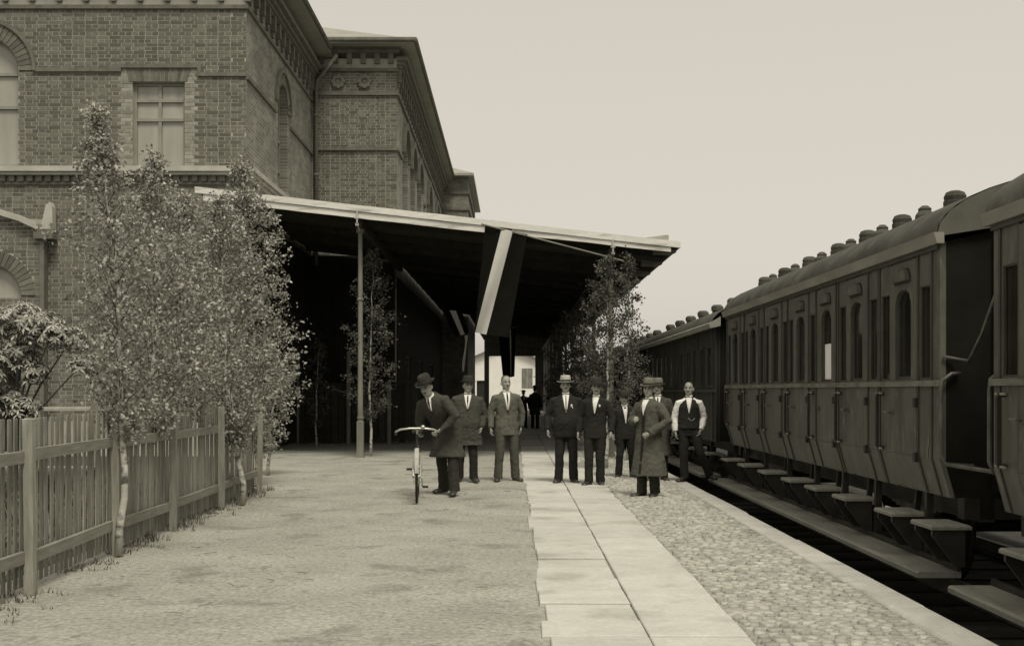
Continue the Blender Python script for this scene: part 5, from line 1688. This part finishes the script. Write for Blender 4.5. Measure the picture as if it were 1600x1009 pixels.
person('bareheaded man in grey tweed jacket and wide grey trousers', px(792, 19.1), 19.1, 1.75, face=12, turn=8, leanx=-1.5, seed=3, coat_m=M_TWEED, trouser_m=M_TWEED2, wide=1.06, hair='bald', hair_m=M_HAIRG, moustache=True,
       open_w=.058, vdepth=1.16, hem=.76, arms={'Le': (.27, .05, 1.13), 'Lw': (.25, .06, .90)}, legs={'Lf': (.15, .02, .075), 'Rf': (-.15, .0, .075)})
person('stout man in black suit, light felt hat and white lapel ribbon', px(885, 18.7), 18.7, 1.70, face=-2, turn=3, leanx=-1, lean=-3, seed=4, coat_m=M_BLACKC, wide=1.20, belly=.06, hat='homburg', hat_m=M_FELTL, hair_m=M_HAIRG, moustache=True,
       open_w=.055, vdepth=1.18, tie='pale', flower=(.085, 1.30, 'ribbon'), brim=.165, hem=.77, arms={'Le': (.31, .04, 1.13), 'Lw': (.30, -.05, .89), 'Re': (-.31, .04, 1.13), 'Rw': (-.31, -.03, .89)}, legs={'Lf': (.12, .02, .075), 'Rf': (-.13, .02, .075)})
person('tall man in black suit and dark hat with white flower on lapel', px(930, 18.2), 18.2, 1.66, face=-14, turn=8, leanx=2.5, lean=2, seed=5, coat_m=M_BLACKC, wide=1.05, hat='fedora', hat_m=M_FELTD, open_w=.055, vdepth=1.20, tie=None, flower=(.09, 1.33, 'flower'), moustache=True,
       arms={'Le': (.28, -.0, 1.14), 'Lw': (.285, -.10, .90)}, legs={'Lf': (.08, .04, .075), 'Rf': (-.10, -.04, .075)})
person('short man in black suit with bow tie and black bowler hat', px(977, 19.8), 19.8, 1.46, face=4, turn=-6, leanx=-2, seed=6, coat_m=M_BLACKC, wide=1.16, arms={'Le': (.29, .08, 1.13), 'Lw': (.26, .0, .89), 'Re': (-.29, .02, 1.13), 'Rw': (-.285, -.09, .90)}, hat='bowler', hat_m=M_FELTD, open_w=.05, vdepth=1.12, tie='bow', flower=(.105, 1.33, 'flower'), moustache=True,
       legs={'Lf': (.16, .02, .075), 'Rf': (-.14, .0, .075)})
person('man in long grey overcoat and soft hat, one hand at his lapel', px(1014, 16.2), 16.2, 1.63, face=-42, turn=18, seed=7, coat='overcoat', coat_m=M_COAT, hem=.33, wide=1.06, trouser_m=M_DARKC, hat='fedora', hat_m=M_FELTM, open_w=.055, vdepth=1.24, tie=None,
       vest_m=M_BLACKC, arms={'Re': (-.27, -.06, 1.13), 'Rw': (-.13, -.20, 1.17), 'Rh': 'grip', 'Le': (.33, .03, 1.15), 'Lw': (.15, -.19, .97), 'Lh': 'grip'}, legs={'Lf': (.07, .06, .075), 'Rf': (-.09, -.05, .075)})
person('man in soft grey hat looking over the shoulder of the overcoated man', px(1028, 19.1), 19.1, 1.66, face=-8, turn=-8, seed=8, coat='overcoat', coat_m=M_COAT2, hem=.45, hat='fedora', hat_m=M_FELTM, open_w=.05, wide=.98, moustache=True)
person('bareheaded man in waistcoat and white shirt sleeves, hands in pockets', 2.86, 18.75, 1.62, face=-8, turn=-10, seed=9, z=.022, coat='vest', coat_m=M_BLACKC, trouser_m=M_BLACKC, hair='bald', hair_m=M_HAIR, moustache=True, open_w=.052, vdepth=1.20, tie=None,
       wide=1.02, arms={'Le': (.262, .07, 1.13), 'Lw': (.20, -.05, .90), 'Re': (-.25, .03, 1.12), 'Rw': (-.235, -.02, .87)}, legs={'Rf': (-.08, .0, .075), 'Lf': (.36, .12, .115), 'Lk': (.20, -.07, .50), 'Lt': 35, 'Rt': -40})
person('dark figure walking far off under the canopy, the left of two', px(818, 46), 46, 1.52, face=10, seed=10, vox=.012, coat_m=M_BLACKC, hat='cap', hat_m=M_FELTD, open_w=.05)
person('dark figure walking far off under the canopy, the right of two', px(836, 45), 45, 1.66, face=160, seed=11, vox=.012, coat='overcoat', hem=.6, coat_m=M_BLACKC, hat='bowler', hat_m=M_FELTD, shirt=False)

# ------------------------------------------------------------------ bicycle pushed by the bending man
bike = thing('bicycle', 'black bicycle with bright curved handlebar pushed towards the viewer', 'bicycle', (-1.33, 16.0, 0), R(4))
def bicycle(root):
    r = .335
    def Q(n, m, mt, par=root, **k): return obj(n, m, mt, par, world=False, **k)
    yf, yr = -.58, .50
    for y in (yf, yr):
        tor = MB(); N = 36
        for rad, rr in ((r, .019),):
            pts = [(0, y + rad*math.cos(2*PI*i/N), r + .019 + rad*math.sin(2*PI*i/N)) for i in range(N + 1)]
            tor.tube(pts, rr, 8, cap=False)
        w = Q('wheel', tor, M_IRON, smooth=True)
        rim = MB().tube([(0, y + (r-.022)*math.cos(2*PI*i/N), r + .019 + (r-.022)*math.sin(2*PI*i/N)) for i in range(N + 1)], .011, 6, cap=False)
        Q('rim', rim, M_CHROME, w, smooth=True)
        sp = MB()
        for i in range(28):
            t = 2*PI*i/28; s = .03 if i % 2 else -.03
            sp.tube([(s, y, r + .019), (0, y + (r-.03)*math.cos(t), r + .019 + (r-.03)*math.sin(t))], .0016, 3)
        sp.lathe([(.018, -.04), (.018, .04)], (0, y, r + .019), 'x', 8)
        Q('spokes', sp, M_CHROME, w)
        g = MB(); vs = []
        for i in range(15):
            t = R(20 + 150 * i / 14) if y == yf else R(10 + 160 * i / 14)
            for s in (-.028, 0, .028):
                q = r + (.045 if s == 0 else .038)
                vs.append((s, y + q*math.cos(t), r + .019 + q*math.sin(t)))
        g.add(vs, [(i*3+k, i*3+k+1, i*3+4+k, i*3+3+k) for i in range(14) for k in (0, 1)])
        Q('mudguard', g, M_FELTL, smooth=True, fix=False)
    fr = MB(); hz, bb, st = (0, yf + .16, .80), (0, -.02, .29), (0, .14, .78)
    fr.tube([hz, st], .014, 8).tube([(0, yf + .15, .74), bb], .015, 8).tube([bb, (0, .17, .86)], .014, 8)
    for s in (-1, 1):
        fr.tube([(s*.03, bb[1], bb[2]), (s*.055, yr, r + .019)], .009, 6).tube([(s*.02, st[1], st[2]), (s*.055, yr, r + .019)], .008, 6)
    fr.tube([(0, yf + .145, .70), (0, yf + .18, .90)], .018, 8)
    Q('frame', fr, M_IRON)
    fk = MB().tube([(0, yf + .145, .70), (0, yf + .13, .66)], .018, 8)
    for s in (-1, 1): fk.tube([(0, yf + .135, .68), (s*.05, yf + .115, .64), (s*.055, yf + .05, .45), (s*.05, yf, r + .019)], .010, 6)
    Q('fork', fk, M_CHROME)
    hb = MB().tube([(0, yf + .18, .90), (0, yf + .15, .99)], .012, 8)
    hb.tube([(-.29, yf + .30, .915), (-.285, yf + .20, .945), (-.22, yf + .12, .975), (-.10, yf + .11, .99), (0, yf + .13, .99), (.10, yf + .11, .99), (.22, yf + .12, .975), (.285, yf + .20, .945), (.29, yf + .30, .915)], .014, 8)
    h = Q('handlebar', hb, M_CHROME, smooth=True)
    for s in (-1, 1): Q('grip', MB().tube([(s*.287, yf + .22, .938), (s*.29, yf + .33, .905)], .019, 8), M_IRON, h)
    Q('bell', MB().lathe([(.001, .035), (.02, .03), (.028, .012), (.028, 0)], (.08, yf + .11, 1.0), 'z', 10), M_CHROME, h, smooth=True)
    sd = MB().tube([(0, .17, .86), (0, .18, .91)], .012, 6)
    sd.rings([(0, .20, .905, .07, .11), (0, .20, .935, .085, .125), (0, .20, .95, .06, .10)], 14)
    Q('saddle', sd, M_SHOE, smooth=True)
    ck = MB().lathe([(.085, -.05), (.085, -.045)], bb, 'x', 18).tube([(.06, -.02, .29), (.065, .08, .16)], .010, 6).tube([(-.06, -.02, .29), (-.065, -.12, .42)], .010, 6)
    c = Q('crank', ck, M_CHROME)
    Q('pedal', MB().box(.07, .15, .05, .12, .145, .17), M_IRON, c); Q('pedal', MB().box(-.15, -.07, -.155, -.085, .405, .43), M_IRON, c)
bicycle(bike)
